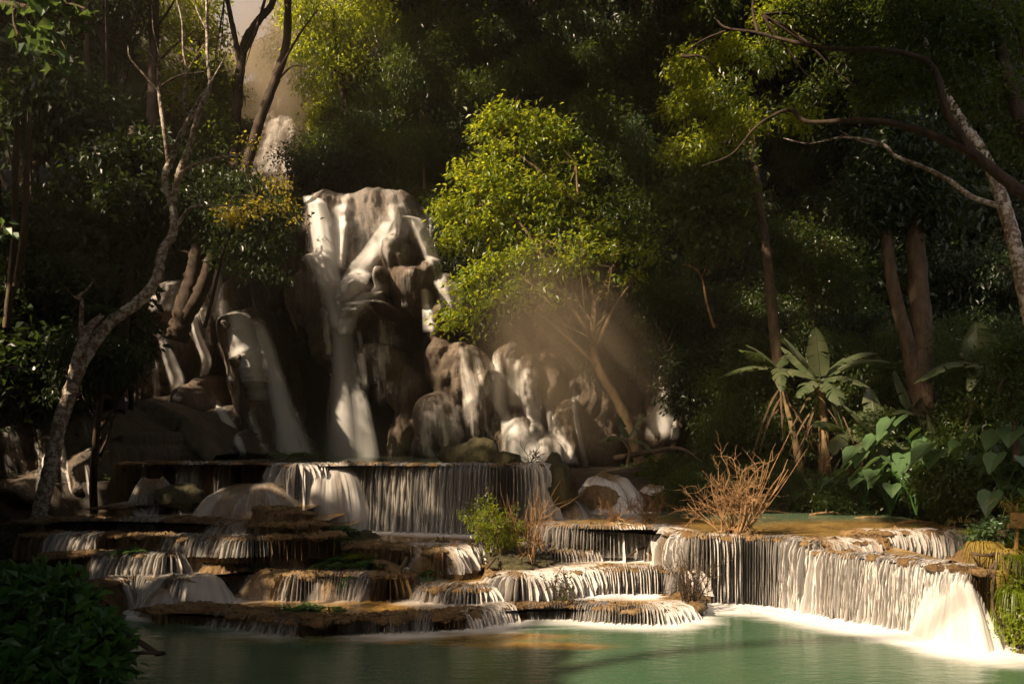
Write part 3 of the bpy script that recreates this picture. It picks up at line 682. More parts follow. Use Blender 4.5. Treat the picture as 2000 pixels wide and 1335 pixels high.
S_([(1000, 695, 30), (1004, 720, 36), (1006, 760, 36), (1006, 800, 30)], MAIN, .95, 'white stream beside the fanning stream', off=.12)
S_([(1030, 715, 40), (1036, 750, 48), (1040, 800, 44), (1044, 850, 40)], MAIN, .72, 'broken stream in the hazy glow right of the domes', off=.1)
S_([(1070, 790, 12), (1080, 830, 20), (1104, 870, 26), (1118, 912, 36)], MAIN, .8, 'thin slanting stream in the glow', off=.1)
S_([(1120, 770, 10), (1126, 820, 12), (1136, 870, 14), (1146, 920, 20)], MAIN, .8, 'single thread at the right end of the cliff in the glow', off=.1)
S_([(1306, 638, 22), (1302, 670, 36), (1298, 700, 36), (1306, 730, 30)], MAIN, .9, 'upper step of the small hidden cascade among the trees', off=.12)
S_([(1318, 672, 30), (1322, 700, 36), (1324, 740, 30)], MAIN, .7, 'right strand of the small hidden cascade', off=.12)
S_([(1312, 735, 26), (1304, 760, 44), (1294, 800, 60), (1286, 860, 56)], MAIN, .78, 'lower fan of the small hidden cascade', off=.12)
S_([(1322, 750, 14), (1322, 800, 18), (1318, 862, 20)], MAIN, .9, 'lower right thread of the small hidden cascade', off=.12)
S_([(418, 480, 20), (422, 540, 30), (430, 590, 40), (436, 630, 40)], MAIN, .75, 'dim stream above the left rounded bulge', 'plume', off=.15)
S_([(462, 600, 44), (470, 640, 64), (482, 690, 74), (496, 740, 70), (510, 790, 60)], MAIN, .95, 'broad silky stream over the left rounded bulge', off=.15, nac=22)
S_([(500, 620, 30), (520, 680, 44), (536, 740, 50), (552, 800, 60), (566, 850, 76), (578, 905, 100)], MAIN, .82, 'misty plume at the outer edge of the left bulge', 'plume', free=True, off=.25, edgep=1.5)
S_([(480, 470, 80), (490, 540, 90), (500, 620, 90)], MAIN, .5, 'faint grey sheet behind the overhanging branches', 'plume', off=.1)
S_([(345, 545, 60), (330, 570, 110), (320, 610, 120)], MAIN, .6, 'thin film over the upper left dome', 'veil', off=.07, nac=24)
S_([(385, 560, 50), (400, 620, 60), (412, 680, 44)], MAIN, .55, 'streaks down the rock behind the forked trunk', 'veil', off=.07, nac=20)
S_([(316, 660, 16), (332, 700, 30), (346, 745, 36), (344, 790, 24)], MAIN, .75, 'stream in shade over the dark left dome', off=.1)
S_([(338, 790, 24), (326, 815, 44), (338, 860, 56), (350, 905, 60)], MAIN, .78, 'spreading stream at the foot of the dark left dome', off=.1)
S_([(420, 785, 12), (440, 815, 26), (458, 850, 30), (470, 895, 34)], MAIN, .85, 'slanting stream near the forked trunk base', off=.12)
S_([(484, 800, 14), (500, 840, 26), (520, 885, 30)], MAIN, .6, 'faint streak on the brown rock by the upper lip', off=.1)
S_([(240, 770, 12), (254, 805, 18), (264, 840, 18), (280, 880, 26)], MAIN, .8, 'thin stream falling beside the straight dark trunk', off=.12)
S_([(190, 650, 60), (180, 700, 50), (172, 750, 60)], MAIN, .5, 'dim film behind the lichen covered trunk', 'veil', off=.1)
S_([(215, 500, 14), (224, 550, 20), (230, 600, 22)], MAIN, .9, 'short pale stream between the dark trees at left', off=.3)
S_([(14, 800, 40), (22, 860, 44), (36, 930, 50), (50, 1005, 70)], LEFT, .5, 'dim fall at the left edge behind the leaves', 'veil', off=.08)
S_([(122, 860, 10), (126, 910, 16), (132, 960, 24), (136, 1005, 36)], LEFT, .7, 'narrow trickle right of the lichen trunk base', 'veil', off=.08)
S_([(200, 800, 30), (212, 860, 50), (226, 940, 60), (236, 1000, 60)], LEFT, .38, 'faint streaks on the big shaded mound', 'veil', off=.07)
gx = np.linspace(-17.5, 8.5, 420); gz = np.linspace(1.9, 13.0, 200); X_, Z_ = np.meshgrid(gx, gz, indexing='ij'); Y_ = MAIN.Y(X_, Z_) - .06
px_ = CX + X_ / Y_ * F; py_ = HY - (Z_ - CH) / Y_ * F; dn_ = np.zeros_like(X_)
for c_, w_, d_ in STROKES:
    for (a_, b_), ww in zip(c_[::2], w_[::2]):
        dn_ = np.maximum(dn_, d_ * np.exp(-((px_ - a_) / ww) ** 2 - ((py_ - b_) / (ww + 14)) ** 2))
over_ = Z_ > topmain(X_) + .15
tag(mesh_np('waterfall', np.stack([X_, Y_, Z_], -1).reshape(-1, 3), grid_faces(420, 200), M['film'], uv=np.stack([X_ + .25 * fbm(X_, Z_, .8), -Z_], -1).reshape(-1, 2),
    attrs={'den': (.30 + .7 * dn_).ravel(), 'edge': (sm(dn_, .08, .5) * (~over_)).ravel()}), 'thin lacy film of water spread over the whole wet cliff face', 'waterfall', 'streams down the travertine cliff')
S_([(150, 775, 70), (160, 830, 100), (176, 890, 120)], LEFT, .42, 'pale film over the crown of the big shaded mound', 'veil', off=.07, nac=20)
S_([(80, 790, 14), (76, 850, 24), (84, 920, 34), (90, 990, 40)], LEFT, .7, 'dim stream just left of the lichen trunk', off=.08)
S_([(255, 905, 20), (262, 940, 34), (270, 990, 44)], LEFT, .7, 'wispy stream at the right end of the shaded mound', off=.08)
S_([(170, 905, 12), (178, 950, 18), (186, 1004, 26)], LEFT, .65, 'thin stream in the middle of the shaded mound', off=.08)
S_([(150, 640, 40), (140, 690, 56), (150, 745, 60)], MAIN, .62, 'dim stream sliding behind the leaning lichen trunk', off=.12)
S_([(372, 600, 14), (384, 650, 22), (402, 700, 24), (396, 740, 20)], MAIN, .85, 'slim stream right of the forked trunk base', off=.12)
S_([(250, 600, 60), (262, 630, 90), (280, 660, 90)], MAIN, .6, 'film over the upper dome left of the forked trunk', 'veil', off=.08, nac=20)
S_([(395, 805, 20), (404, 840, 34), (418, 900, 40)], MAIN, .7, 'shaded stream between the brown mounds above the ledge', off=.12)
S_([(300, 700, 120), (300, 750, 140), (300, 820, 140)], MAIN, .45, 'very thin film over the brown shaded dome', 'veil', off=.07, nac=24)
S_([(540, 700, 40), (556, 760, 50), (575, 830, 60), (590, 900, 80)], MAIN, .55, 'faint misty outer edge of the left bulge stream', 'plume', off=.2, edgep=1.6)
S_([(830, 560, 20), (838, 600, 30), (842, 650, 34)], MAIN, .7, 'small stream right of the brown middle boulders', off=.12)
S_([(700, 640, 14), (706, 700, 20), (712, 760, 22)], MAIN, .6, 'thread right of the central plume', 'veil', off=.3, free=True)
# the far upper fall
up_l = [(535, 300, 60, 90, 90, 2.0), (500, 330, 60, 60, 60, 2.6), (560, 250, 30, 60, 80, 1.5)]
UP = Relief(36.8, up_l, .25, seed=5, topf=lambda X: 21.6 + .5 * np.sin(X * 1.7) + .4 * np.sin(X * 4.3), rec=4.0)
UP.build('cliff', -17.2, -11.2, 13.5, 24, 120, 170, 'cliff')
S_([(552, 196, 30), (548, 225, 44), (540, 260, 52), (532, 300, 66), (522, 352, 84)], UP, .8, 'pale upper waterfall seen between the trees above the main fall', 'fall_far', off=.3, nac=24)
S_([(566, 205, 16), (566, 250, 26), (564, 300, 34), (562, 345, 36)], UP, .7, 'streaky right side of the upper waterfall', 'fall_far', off=.3)
#PART2
# ------------------------------------------------------------------ trees and other plants
def ground(x, y): return float(H(np.array(x), np.array(y)))

# --- added canopy: unseen trees that shade the view, holes shaped for sun patches
Sv = np.array(SUN); E1 = unit(np.cross(Sv, [0, 0, 1.0])); E2 = np.cross(E1, Sv)
def uvof(p): p = np.asarray(p); return p @ E1, p @ E2
# (px, py, Y, radius m, openness)
GAPS = [
 (1400, 1120, 11.6, 1.1, 1), (1500, 1080, 11.6, 1.0, 1), (1620, 1130, 11.0, 1.0, 1), (1720, 1140, 10.5, 1.0, 1), (1850, 1170, 9.8, 1.1, 1), (1780, 1230, 9.6, .9, 1), (1560, 1200, 10.8, .9, 1), (1440, 1230, 10, .6, .8), (1640, 1270, 9.2, .8, .85),
 (1300, 1060, 12.5, .8, 1), (1200, 1060, 13, .9, 1), (1150, 1130, 12, .9, 1), (1270, 1140, 11.8, .9, 1), (1060, 1130, 11.8, .8, .95), (1180, 1200, 10.4, .8, .95), (950, 1110, 12, .7, .85), (1010, 1050, 12.3, .7, .9), (1120, 1020, 14, .8, .8), (1550, 1015, 14.5, 1.6, .8), (1700, 1040, 12.5, 1.2, .9), (1330, 1290, 8.6, 1.1, 1), (1550, 1290, 8.6, 1.5, 1), (1750, 1290, 8.4, 1.6, 1), (1930, 1290, 8.4, 1.4, 1), (1550, 1380, 7.5, 1.5, 1), (1300, 1335, 7.6, 1.0, .9), (1750, 1350, 7.4, 1.4, 1), (1980, 1340, 7.5, 1.3, 1), (1150, 1250, 9.6, .9, .8), (1450, 1210, 10.4, 1.1, 1), (1250, 1230, 10, .9, .95), (1000, 1200, 10.6, .5, .7), (900, 1180, 11, .4, .6),
 (1430, 960, 12.2, .8, .9), (1480, 920, 12, .6, .8), (1200, 1000, 14, .7, .6), (1900, 1080, 10, .6, .9), (1960, 1050, 9.6, .6, .95), (1980, 1160, 9.2, .7, .8),
 (960, 400, 24, 1.5, .95), (900, 420, 24, 1.3, .95), (960, 260, 24, 1.0, .9), (880, 350, 24, .8, .9), (960, 560, 23, 1.3, .95), (900, 600, 23, .8, .9), (1040, 540, 23, .9, .7), (1010, 620, 21, .7, .8), (1060, 590, 21, .6, .7), (1090, 660, 21, .9, .85), (1150, 640, 21, .5, .7), (1130, 720, 21, .8, .8), (1040, 730, 21, .7, .7), (1180, 760, 21, .6, .65), (1100, 800, 21, .6, .6), (1200, 680, 21, .5, .5), (1160, 850, 21, .5, .5), (1180, 520, 23.5, 1.0, .5),
 (640, 410, 26.5, 2.0, .55), (760, 410, 26.5, 2.0, .62), (840, 470, 26, 1.5, .75), (700, 520, 26, 1.8, .8), (660, 600, 25.5, 1.3, .7), (800, 560, 25, 1.6, .85), (670, 760, 25, 1.0, .1), (880, 600, 26, 1.2, .8), (890, 760, 24.5, 1.7, .42), (860, 860, 23.5, 1.4, .42), (1000, 800, 24, 1.6, .55), (1050, 880, 24, 1.4, .5), (610, 600, 25.5, 1.0, .4), (490, 680, 25, 1.8, .6), (600, 640, 25.5, 1.0, .3), (420, 760, 24, 1.0, .5), (760, 620, 25, 1.2, .5), (740, 740, 25.5, 1.2, .4), (300, 1080, 11.8, 1.0, .22), (520, 1110, 11.3, 1.0, .3), (650, 1150, 11, .8, .35), (760, 1180, 10.6, .7, .5), (1850, 930, 15, 1.2, .65), (1750, 900, 16, 1.0, .65), (1650, 820, 17.3, 1.0, .7), (1530, 760, 17.8, .8, .7), (1930, 850, 14, .8, .5), (500, 800, 24, 1.2, .4), (330, 610, 25.5, 1.8, .75), (300, 720, 24, 1.7, .7), (200, 820, 17, 1.6, .6), (90, 900, 16.5, 1.2, .5), (240, 900, 16.5, 1.0, .5), (380, 930, 14.5, .8, .3), (350, 820, 23, 1.0, .5), (410, 620, 25, .9, .6), (160, 880, 16.5, 1.0, .35), (1110, 320, 25.3, 1.5, .55), (1200, 420, 25, 1.5, .5), (1080, 470, 24.5, 1.2, .7), (1150, 560, 24, 1.2, .7),
 (720, 915, 14.8, .8, .75), (640, 910, 14.8, .6, .6), (860, 960, 14.8, .9, .35), (700, 1000, 14.5, .8, .3), (980, 1000, 12.2, .6, .7),
 (600, 60, 34, 2.4, .95), (680, 90, 34, 1.8, .9), (530, 270, 41, 3.0, .5), (545, 110, 38, 5, 1), (420, 80, 30, 1.6, .6), (790, 150, 30, 1.2, .6), (450, 400, 20, .8, .6), (560, 420, 22, .7, .8), (330, 250, 15, .7, .6), (350, 330, 15, .6, .7), (100, 60, 11, .9, .8), (340, 430, 15, .5, .6),
 (1540, 45, 16, 1.0, .9), (1450, 180, 16, .7, .4), (1360, 150, 16.5, .7, .35), (1350, 260, 16.4, .5, .4), (1700, 60, 10.3, .5, .6), (1260, 260, 26, .8, .8), (1560, 480, 22, 1.0, .7), (1650, 560, 21, .8, .6), (1370, 400, 22, .9, .6), (1600, 700, 18, 1.3, .6), (1700, 860, 17, 1.0, .45), (1480, 700, 18, .7, .6), (1600, 880, 18, .6, .6), (1800, 950, 15, .9, .4), (1950, 720, 14, .7, .6), (1310, 760, 24, 1.0, .4), (1400, 850, 22, 1.0, .4), (2005, 470, 12, .4, .8),  (1900, 400, 14, .4, .5),
 (1750, 1060, 11.5, .8, .9), (1500, 1010, 14, 1.2, .6), (100, 1150, 6, .5, .15), (10, 450, 8, .4, .9),
]
NG_ = len(GAPS); _r = np.random.default_rng(77)
GAPS += [(_r.uniform(-50, 2050), _r.uniform(-20, 640), 0, _r.uniform(.25, .7), _r.uniform(.6, .95)) for _ in range(75)]
GAPS += [(_r.uniform(650, 1350), _r.uniform(-20, 330), _r.uniform(33, 37), _r.uniform(.35, 1.0), _r.uniform(.5, .85)) for _ in range(36)]
GAPS = [(a, b, y if y else (33 - abs(a - 800) / 1200 * 13 + _r.uniform(-3, 1)), r, t) for a, b, y, r, t in GAPS]
GU = np.array([(*uvof(P(a, b, y)), r, t) for a, b, y, r, t in GAPS])
def openness(u, v):
    d2 = ((u[:, None] - GU[None, :, 0]) ** 2 + (v[:, None] - GU[None, :, 1]) ** 2) / GU[None, :, 2] ** 2
    k = GU[None, :, 3] * (1 - sm(np.sqrt(d2), .65, 1.25)); return k.max(1)
def exit_t(C):
    """distance along the sun ray at which it leaves what the camera can see (from inside), or nan"""
    planes = [(np.array([1.0, .735, 0]), 0.0), (np.array([-1.0, .735, 0]), 0.0), (np.array([0, .655, -1.0]), 2.5), (np.array([0, .36, 1.0]), -2.5), (np.array([0, 1.0, 0]), -.6)]
    lo = np.full(len(C), -200.0); hi = np.full(len(C), 200.0)
    for nrm, d in planes:
        a = C @ nrm + d; b = Sv @ nrm
        t = -a / b
        if b > 0: lo = np.maximum(lo, t)
        else: hi = np.minimum(hi, t)
    # only rays whose visible stretch reaches the scene (z>0, Y<44)
    mid = np.clip((0 - C[:, 2]) / Sv[2], lo, hi); yy = C[:, 1] + mid * Sv[1]
    zz = C[:, 2] + hi * Sv[2]
    yhi = C[:, 1] + hi * Sv[1]
    ok = (hi > lo) & (zz > 0) & (yhi < 46)
    return np.where(ok, hi, np.nan)
ng = 400000
uu = RNG.uniform(-50, 50, ng); vv = RNG.uniform(-35, 60, ng)
Cc = uu[:, None] * E1 + vv[:, None] * E2
te = exit_t(Cc); ok = ~np.isnan(te)
uu, vv, Cc, te = uu[ok], vv[ok], Cc[ok], te[ok]
keep = RNG.random(len(uu)) > np.clip(openness(uu, vv), 0, 1) ** .32
uu, vv, Cc, te = uu[keep], vv[keep], Cc[keep], te[keep]
QP = Cc + Sv * (te + .9 + 5.0 * RNG.random(len(uu)))[:, None]
okz = (QP[:, 2] > 1.2) & (QP[:, 1] > -14) & (QP[:, 1] < 46) & (QP[:, 2] < 42)
QP = QP[okz]; OPN = openness(uu[okz], vv[okz])
print('canopy leaves', len(QP))
q2 = np.stack([RNG.uniform(-13, 2.5, 26000), RNG.uniform(-5, 8, 26000), RNG.uniform(0, 1, 26000)], 1); q2[:, 2] = 2.9 + .66 * np.maximum(q2[:, 1], 0) + 1.6 + 4 * q2[:, 2]  # extra unseen leaf cloud added overhead to darken the left pool
o2 = openness(*uvof(q2)); q2 = q2[o2 < .12]; QP = np.concatenate([QP, q2]); OPN = np.concatenate([OPN, np.zeros(len(q2))])
sz = (.58 + .34 * RNG.random(len(QP))) * (1 - .6 * np.clip(OPN * 1.6, 0, 1))
seeds = QP[RNG.choice(len(QP), 15, replace=False)].copy()
for _ in range(4):
    own = ((QP[:, None] - seeds[None]) ** 2).sum(-1).argmin(1)
    for k in range(len(seeds)):
        if (own == k).any(): seeds[k] = QP[own == k].mean(0)
for k, c in enumerate(seeds):
    q = QP[own == k]; L = sz[own == k]
    if len(q) < 50: continue
    if c[0] < -.74 * max(c[1], 0) - 1.5: bx, by = c[0] - 2.5, c[1]
    elif c[0] < 2: bx, by = -.80 * max(c[1], 2) - 6, c[1] * .8
    else: bx, by = 10 + .8 * max(c[1], 1), c[1] * .7 - 1
    bz = ground(bx, by) - .3; base = np.array([bx, by, bz])
    D = unit(RNG.normal(size=q.shape) * .8 + np.array([0, 0, -.3])); N = Sv[None] + RNG.normal(size=q.shape) * .45
    t_ = empty('added_shade_tree', base, 'unseen tree added outside the view, its leaves placed to shade the falls', 'tree', 'added shade trees outside the view')
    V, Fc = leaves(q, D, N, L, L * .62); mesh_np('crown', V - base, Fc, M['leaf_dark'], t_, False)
    mid = (base + c) / 2 + np.array([(-2 if c[0] < 0 else 2), 0, 2.0])
    tb = [limb([base, mid * .6 + base * .4, mid, c], .22, .05, 26, 10)]
    if not (c[0] < -.74 * max(c[1], 0) - 1.5):
        tb = [limb([base, np.array([bx * 1.05, by, c[2] * .6]), np.array([bx, by, c[2] + 1.5]), c + np.array([0, 0, 2.0])], .2, .03, 26, 10)]
    V, Fc = join(tb); mesh_np('trunk', V - base, Fc, M['bark_dark'], t_)

# --- background forest: crown prototypes shared by many trees
PROTO = {}
def make_proto(key, blobs, n, per, L, mat, aspect=.45, droop=.35, sig=1.3, shell=.45):
    V, Fc = crown(blobs, n, per, L, aspect, droop, sig, np.random.default_rng(abs(hash(key)) % 1000 if 0 else len(PROTO) + 40), shell)
    o = mesh_np('crown', V, Fc, M[mat], None, False); PROTO[key] = o.data; bpy.data.objects.remove(o)
def rblobs(rng, n, R_, r0, r1, flat=.8):
    out = []
    for _ in range(n):
        d = unit(rng.normal(size=3)); d[2] *= flat
        r = rng.uniform(r0, r1); out.append((d * R_ * rng.uniform(.4, 1), (r, r, r * .75)))
    return out
g = np.random.default_rng(5)
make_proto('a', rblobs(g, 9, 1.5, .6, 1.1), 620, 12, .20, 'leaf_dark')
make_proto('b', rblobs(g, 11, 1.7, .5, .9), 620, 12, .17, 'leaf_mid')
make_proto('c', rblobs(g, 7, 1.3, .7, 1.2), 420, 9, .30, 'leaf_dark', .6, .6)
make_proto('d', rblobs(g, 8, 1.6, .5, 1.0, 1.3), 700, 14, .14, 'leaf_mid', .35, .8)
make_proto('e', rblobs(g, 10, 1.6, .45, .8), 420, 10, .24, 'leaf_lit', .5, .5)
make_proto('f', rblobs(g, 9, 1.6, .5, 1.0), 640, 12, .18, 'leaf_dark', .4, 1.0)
TR = {}
def tr_proto(key, rng, h=1.0):
    parts = [limb([(0, 0, 0), (rng.normal() * .1, rng.normal() * .1, .5), (rng.normal() * .12, rng.normal() * .1, 1.0)], .035, .018, 14, 7)]
    for _ in range(5):
        z = rng.uniform(.55, .9); a = rng.uniform(0, 6.28)
        parts.append(limb([(0, 0, z), (math.cos(a) * .12, math.sin(a) * .12, z + .08), (math.cos(a) * .28, math.sin(a) * .28, z + .22)], .014, .004, 8, 5))
    V, Fc = join(parts); o = mesh_np('trunk', V, Fc, M['bark_dark']); TR[key] = o.data; bpy.data.objects.remove(o)
for k in range(4): tr_proto(k, g)

GP = np.array([P(a, b, y) for a, b, y, r, t in GAPS])
def blocks(c, r):
    u, v = uvof(c); tt = c @ Sv
    d = np.hypot(GU[:, 0] - u, GU[:, 1] - v)
    return bool(((GU[:, 3] > .5) & (d < GU[:, 2] * .8 + r * .45) & (tt > GP @ Sv + 2.2))[:NG_].any())
def bg_tree(px, py, Y, s, key, label, group, trunk=True, name='forest_tree', rng=g):
    c = P(px, py, Y)
    if blocks(c, s * 1.8): return None
    bz = ground(c[0], c[1]) - .2
    if bz > c[2] - .8 * s: bz = c[2] - 1.4 * s
    t_ = empty(name, (c[0], c[1], bz), label, 'tree' if trunk else 'bush', group)
    o = bpy.data.objects.new('crown', PROTO[key]); COL.objects.link(o); o.parent = t_
    o.location = (0, 0, c[2] - bz); o.scale = (s * rng.uniform(.9, 1.15), s, s * rng.uniform(.85, 1.2)); o.rotation_euler = (rng.uniform(-.2, .2), rng.uniform(-.2, .2), rng.uniform(0, 6.28))
    if trunk:
        h = c[2] - bz
        o = bpy.data.objects.new('trunk', TR[int(rng.integers(4))]); COL.objects.link(o); o.parent = t_
        w_ = min(5.0, max(2.5, h * .6)); o.scale = (w_, w_, h * 1.02); o.rotation_euler = (0, 0, rng.uniform(0, 6.28))
    return t_

REG = [  # x0,y0,x1,y1, spacing, Y function, keys, labels
 (-80, -40, 250, 700, 100, lambda x, y: 17 + (700 - y) * .011, 'aacf', 'dark drooping tree in the deep shade along the left edge', 'shaded trees at the left edge'),
 (230, -40, 560, 480, 92, lambda x, y: 30 + (480 - y) * .012, 'abdf', 'hazy green tree behind the bare pale tree at upper left', 'trees behind the bare pale tree'),
 (620, -40, 900, 330, 85, lambda x, y: 33 + (330 - y) * .03, 'bdbf', 'dark tree on the slope above the main waterfall', 'slope trees above the main waterfall'),
 (900, -40, 1300, 420, 92, lambda x, y: 30 + (400 - y) * .025, 'adbf', 'dark tree in the shadowed centre of the hillside', 'dark trees at the centre of the hillside'),
 (1260, -40, 1700, 640, 92, lambda x, y: 26 + (600 - y) * .014, 'abdf', 'dark forest tree on the slope behind the thin right trunks', 'forest behind the thin right trunks'),
 (1660, -40, 2090, 860, 98, lambda x, y: 20 + (860 - y) * .014, 'aafc', 'dark leafy tree in the black shade at the right edge', 'shaded forest at the right edge'),
]
for x0, y0, x1, y1, sp, fy, keys, lab, grp in REG:
    yy = y0; row = 0
    while yy <= y1:
        xx = x0 + (row % 2) * sp * .5
        while xx <= x1:
            px = xx + g.normal() * sp * .16; py = yy + g.normal() * sp * .16
            skip = (400 < px < 560 and py < 110) or (385 < px < 690 and 110 < py < 430)
            if not skip:
                Y = fy(px, py) + g.uniform(-1.5, 1.5)
                hi_tree = py < y1 - 150
                bg_tree(px, py, Y, sp / F * Y / 2.0 * g.uniform(.9, 1.25), keys[int(g.integers(len(keys)))], lab, grp)
            xx += sp
        yy += sp * .8; row += 1
for px, py, Y, sc_ in [(625, 330, 35, .8), (650, 240, 36, .9), (665, 160, 37, 1.0), (600, 150, 45, .8), (545, 150, 47, .8), (515, 175, 46, .55), (480, 200, 52, .9), (580, 175, 44, .55), (455, 130, 50, .8), (600, 230, 40, .45), (570, 90, 52, 1.0), (625, 70, 48, 1.0), (440, 170, 38, .8), (430, 380, 31, .8), (700, 240, 35, .9), (530, 110, 54, 1.0)]:
    c_ = P(px, py, Y); t_ = empty('forest_tree', (c_[0], c_[1], ground(c_[0], c_[1]) - .3), 'misty tree beside or above the distant upper waterfall', 'tree', 'trees round the upper waterfall')
    o_ = bpy.data.objects.new('crown', PROTO['bdfe'[int(g.integers(4))]]); COL.objects.link(o_); o_.parent = t_; o_.location = (0, 0, c_[2] - t_.location.z); o_.scale = (sc_, sc_, sc_ * 1.1); o_.rotation_euler = (0, 0, g.uniform(0, 6))
# lower fillers: shrubs on the banks and around the cliff edges
def fill(pts, key, s, lab, grp):
    for px, py, Y in pts: bg_tree(px, py, Y, s * g.uniform(.8, 1.15), key[int(g.integers(len(key)))], lab, grp, trunk=False, name='bush')
fill([(640, 345, 30.6), (680, 320, 31.5), (720, 325, 32), (780, 330, 32), (840, 345, 31), (880, 420, 30), (690, 270, 33)], 'bf', 1.0, 'dark bush at the brink above the main waterfall', 'bushes along the brink')
fill([(890, 480, 28), (930, 520, 28), (980, 480, 28), (1060, 500, 28), (1020, 560, 28), (1100, 560, 28), (1160, 470, 28), (960, 590, 28), (1200, 600, 28), (1240, 520, 28), (1140, 620, 27.5)], 'af', 1.1, 'dark undergrowth behind the bright centre tree', 'undergrowth behind the centre tree')
fill([(1200, 660, 26), (1250, 620, 26), (1370, 620, 25), (1400, 680, 24), (1370, 720, 23.5), (1440, 620, 25), (1440, 700, 23), (1480, 640, 24), (1220, 720, 25.5)], 'af', .75, 'dark bush beside the small hidden cascade', 'bushes round the hidden cascade')
fill([(1400, 880, 20), (1460, 860, 20), (1500, 800, 20), (1540, 740, 20), (1470, 760, 21), (1540, 850, 19), (1660, 780, 19), (1720, 740, 19), (1680, 860, 18), (1640, 700, 20)], 'bd', .7, 'dim bush among the banana stems', 'bushes among the banana stems')
fill([(1380, 950, 17.2), (1350, 965, 17), (1500, 965, 17), (1560, 960, 16.6), (1640, 975, 16.3), (1700, 985, 16), (1780, 960, 15.5), (1480, 930, 17.5)], 'bd', .42, 'low leafy bush on the far bank by the water', 'low bushes on the far bank')
fill([(1760, 860, 17), (1820, 800, 17), (1860, 880, 16), (1930, 820, 15), (1990, 880, 14), (1900, 940, 14.5), (1830, 930, 15.5), (1960, 950, 13), (1780, 700, 19), (1880, 740, 18), (1960, 720, 15), (2020, 800, 14)], 'db', .7, 'green bush in the thicket on the right bank', 'thicket bushes on the right bank')
fill([(20, 560, 17), (90, 620, 17), (40, 680, 17), (150, 560, 19), (130, 650, 18.5), (200, 450, 21), (180, 540, 21), (260, 470, 22), (30, 740, 16.5), (90, 720, 17.5), (60, 500, 19)], 'ac', .85, 'nearly black bush in the shade above the left rocks', 'bushes above the left rocks')
fill([(350, 380, 24), (400, 350, 24), (440, 340, 24.5), (280, 370, 25), (330, 330, 26), (450, 260, 29), (400, 270, 28), (480, 400, 27), (520, 430, 26.5)], 'ab', .6, 'leafy bush hanging left of the main fall crest', 'bushes left of the crest')

# --- the sunlit centre tree
def px3(l): return [P(*a) for a in l]
def hero_tree(name, label, cat, trunks, blobs, n, per, L, mat, barkmat, **kw):
    base = P(*trunks[0][0][0]); t_ = empty(name, base, label, cat, kw.pop('group', None))
    parts = []
    for tr in trunks: parts.append(limb(px3(tr[0]), tr[1], tr[2], max(14, 9 * len(tr[0])), 9, 0, .07, pw=(tr[3] if len(tr) > 3 else 1.0)))
    # fine twigs reaching from the limb tips into the crown
    if blobs:
        tips = [P(*tr[0][-1]) for tr in trunks[:9]]
        for px, py, Y, r in blobs:
            c = P(px, py, Y); tp = min(tips, key=lambda q: np.linalg.norm(q - c)); parts.append(limb([tp, (tp + c) / 2 + RNG.normal(size=3) * .15, c], .025, .006, 9, 5, .02))
            for _ in range(3):
                e = c + RNG.normal(size=3) * r / F * Y * .6; parts.append(limb([c, (c + e) / 2 + RNG.normal(size=3) * .06, e], .012, .003, 6, 4))
    V, Fc = join(parts); mesh_np('trunk', V - base, Fc, M[barkmat], t_)
    if blobs:
        bl = [(P(px, py, Y), np.array([r / F * Y, r / F * Y * .9, r / F * Y * .72])) for px, py, Y, r in blobs]
        V, Fc = crown(bl, n, per, L, **kw); mesh_np('crown', V - base, Fc, M[mat], t_, False)
    return t_
_rr = np.random.default_rng(21); FAN = []
for tx, ty in [(1050, 600), (1075, 540), (1095, 500), (1130, 470), (1200, 480), (1250, 560), (1010, 620)]:
    sx, sy = (1158 + _rr.uniform(-3, 8), _rr.uniform(610, 700)); m1 = ((sx * .6 + tx * .4) + _rr.normal() * 6, sy * .6 + ty * .4 + _rr.uniform(-4, 16)); Yd = 22.9 + _rr.uniform(-1.2, .8)
    FAN.append(([(sx, sy, 22.9), (*m1, (22.9 + Yd) / 2), (tx, ty, Yd)], .045, .008))
    for _ in range(3):
        f_ = _rr.uniform(.4, .9); bx_, by_ = sx + (tx - sx) * f_, sy + (ty - sy) * f_; FAN.append(([(bx_, by_, Yd), (bx_ + _rr.normal() * 14, by_ - _rr.uniform(8, 26), Yd), (bx_ + _rr.normal() * 30, by_ - _rr.uniform(20, 50), Yd)], .014, .004))
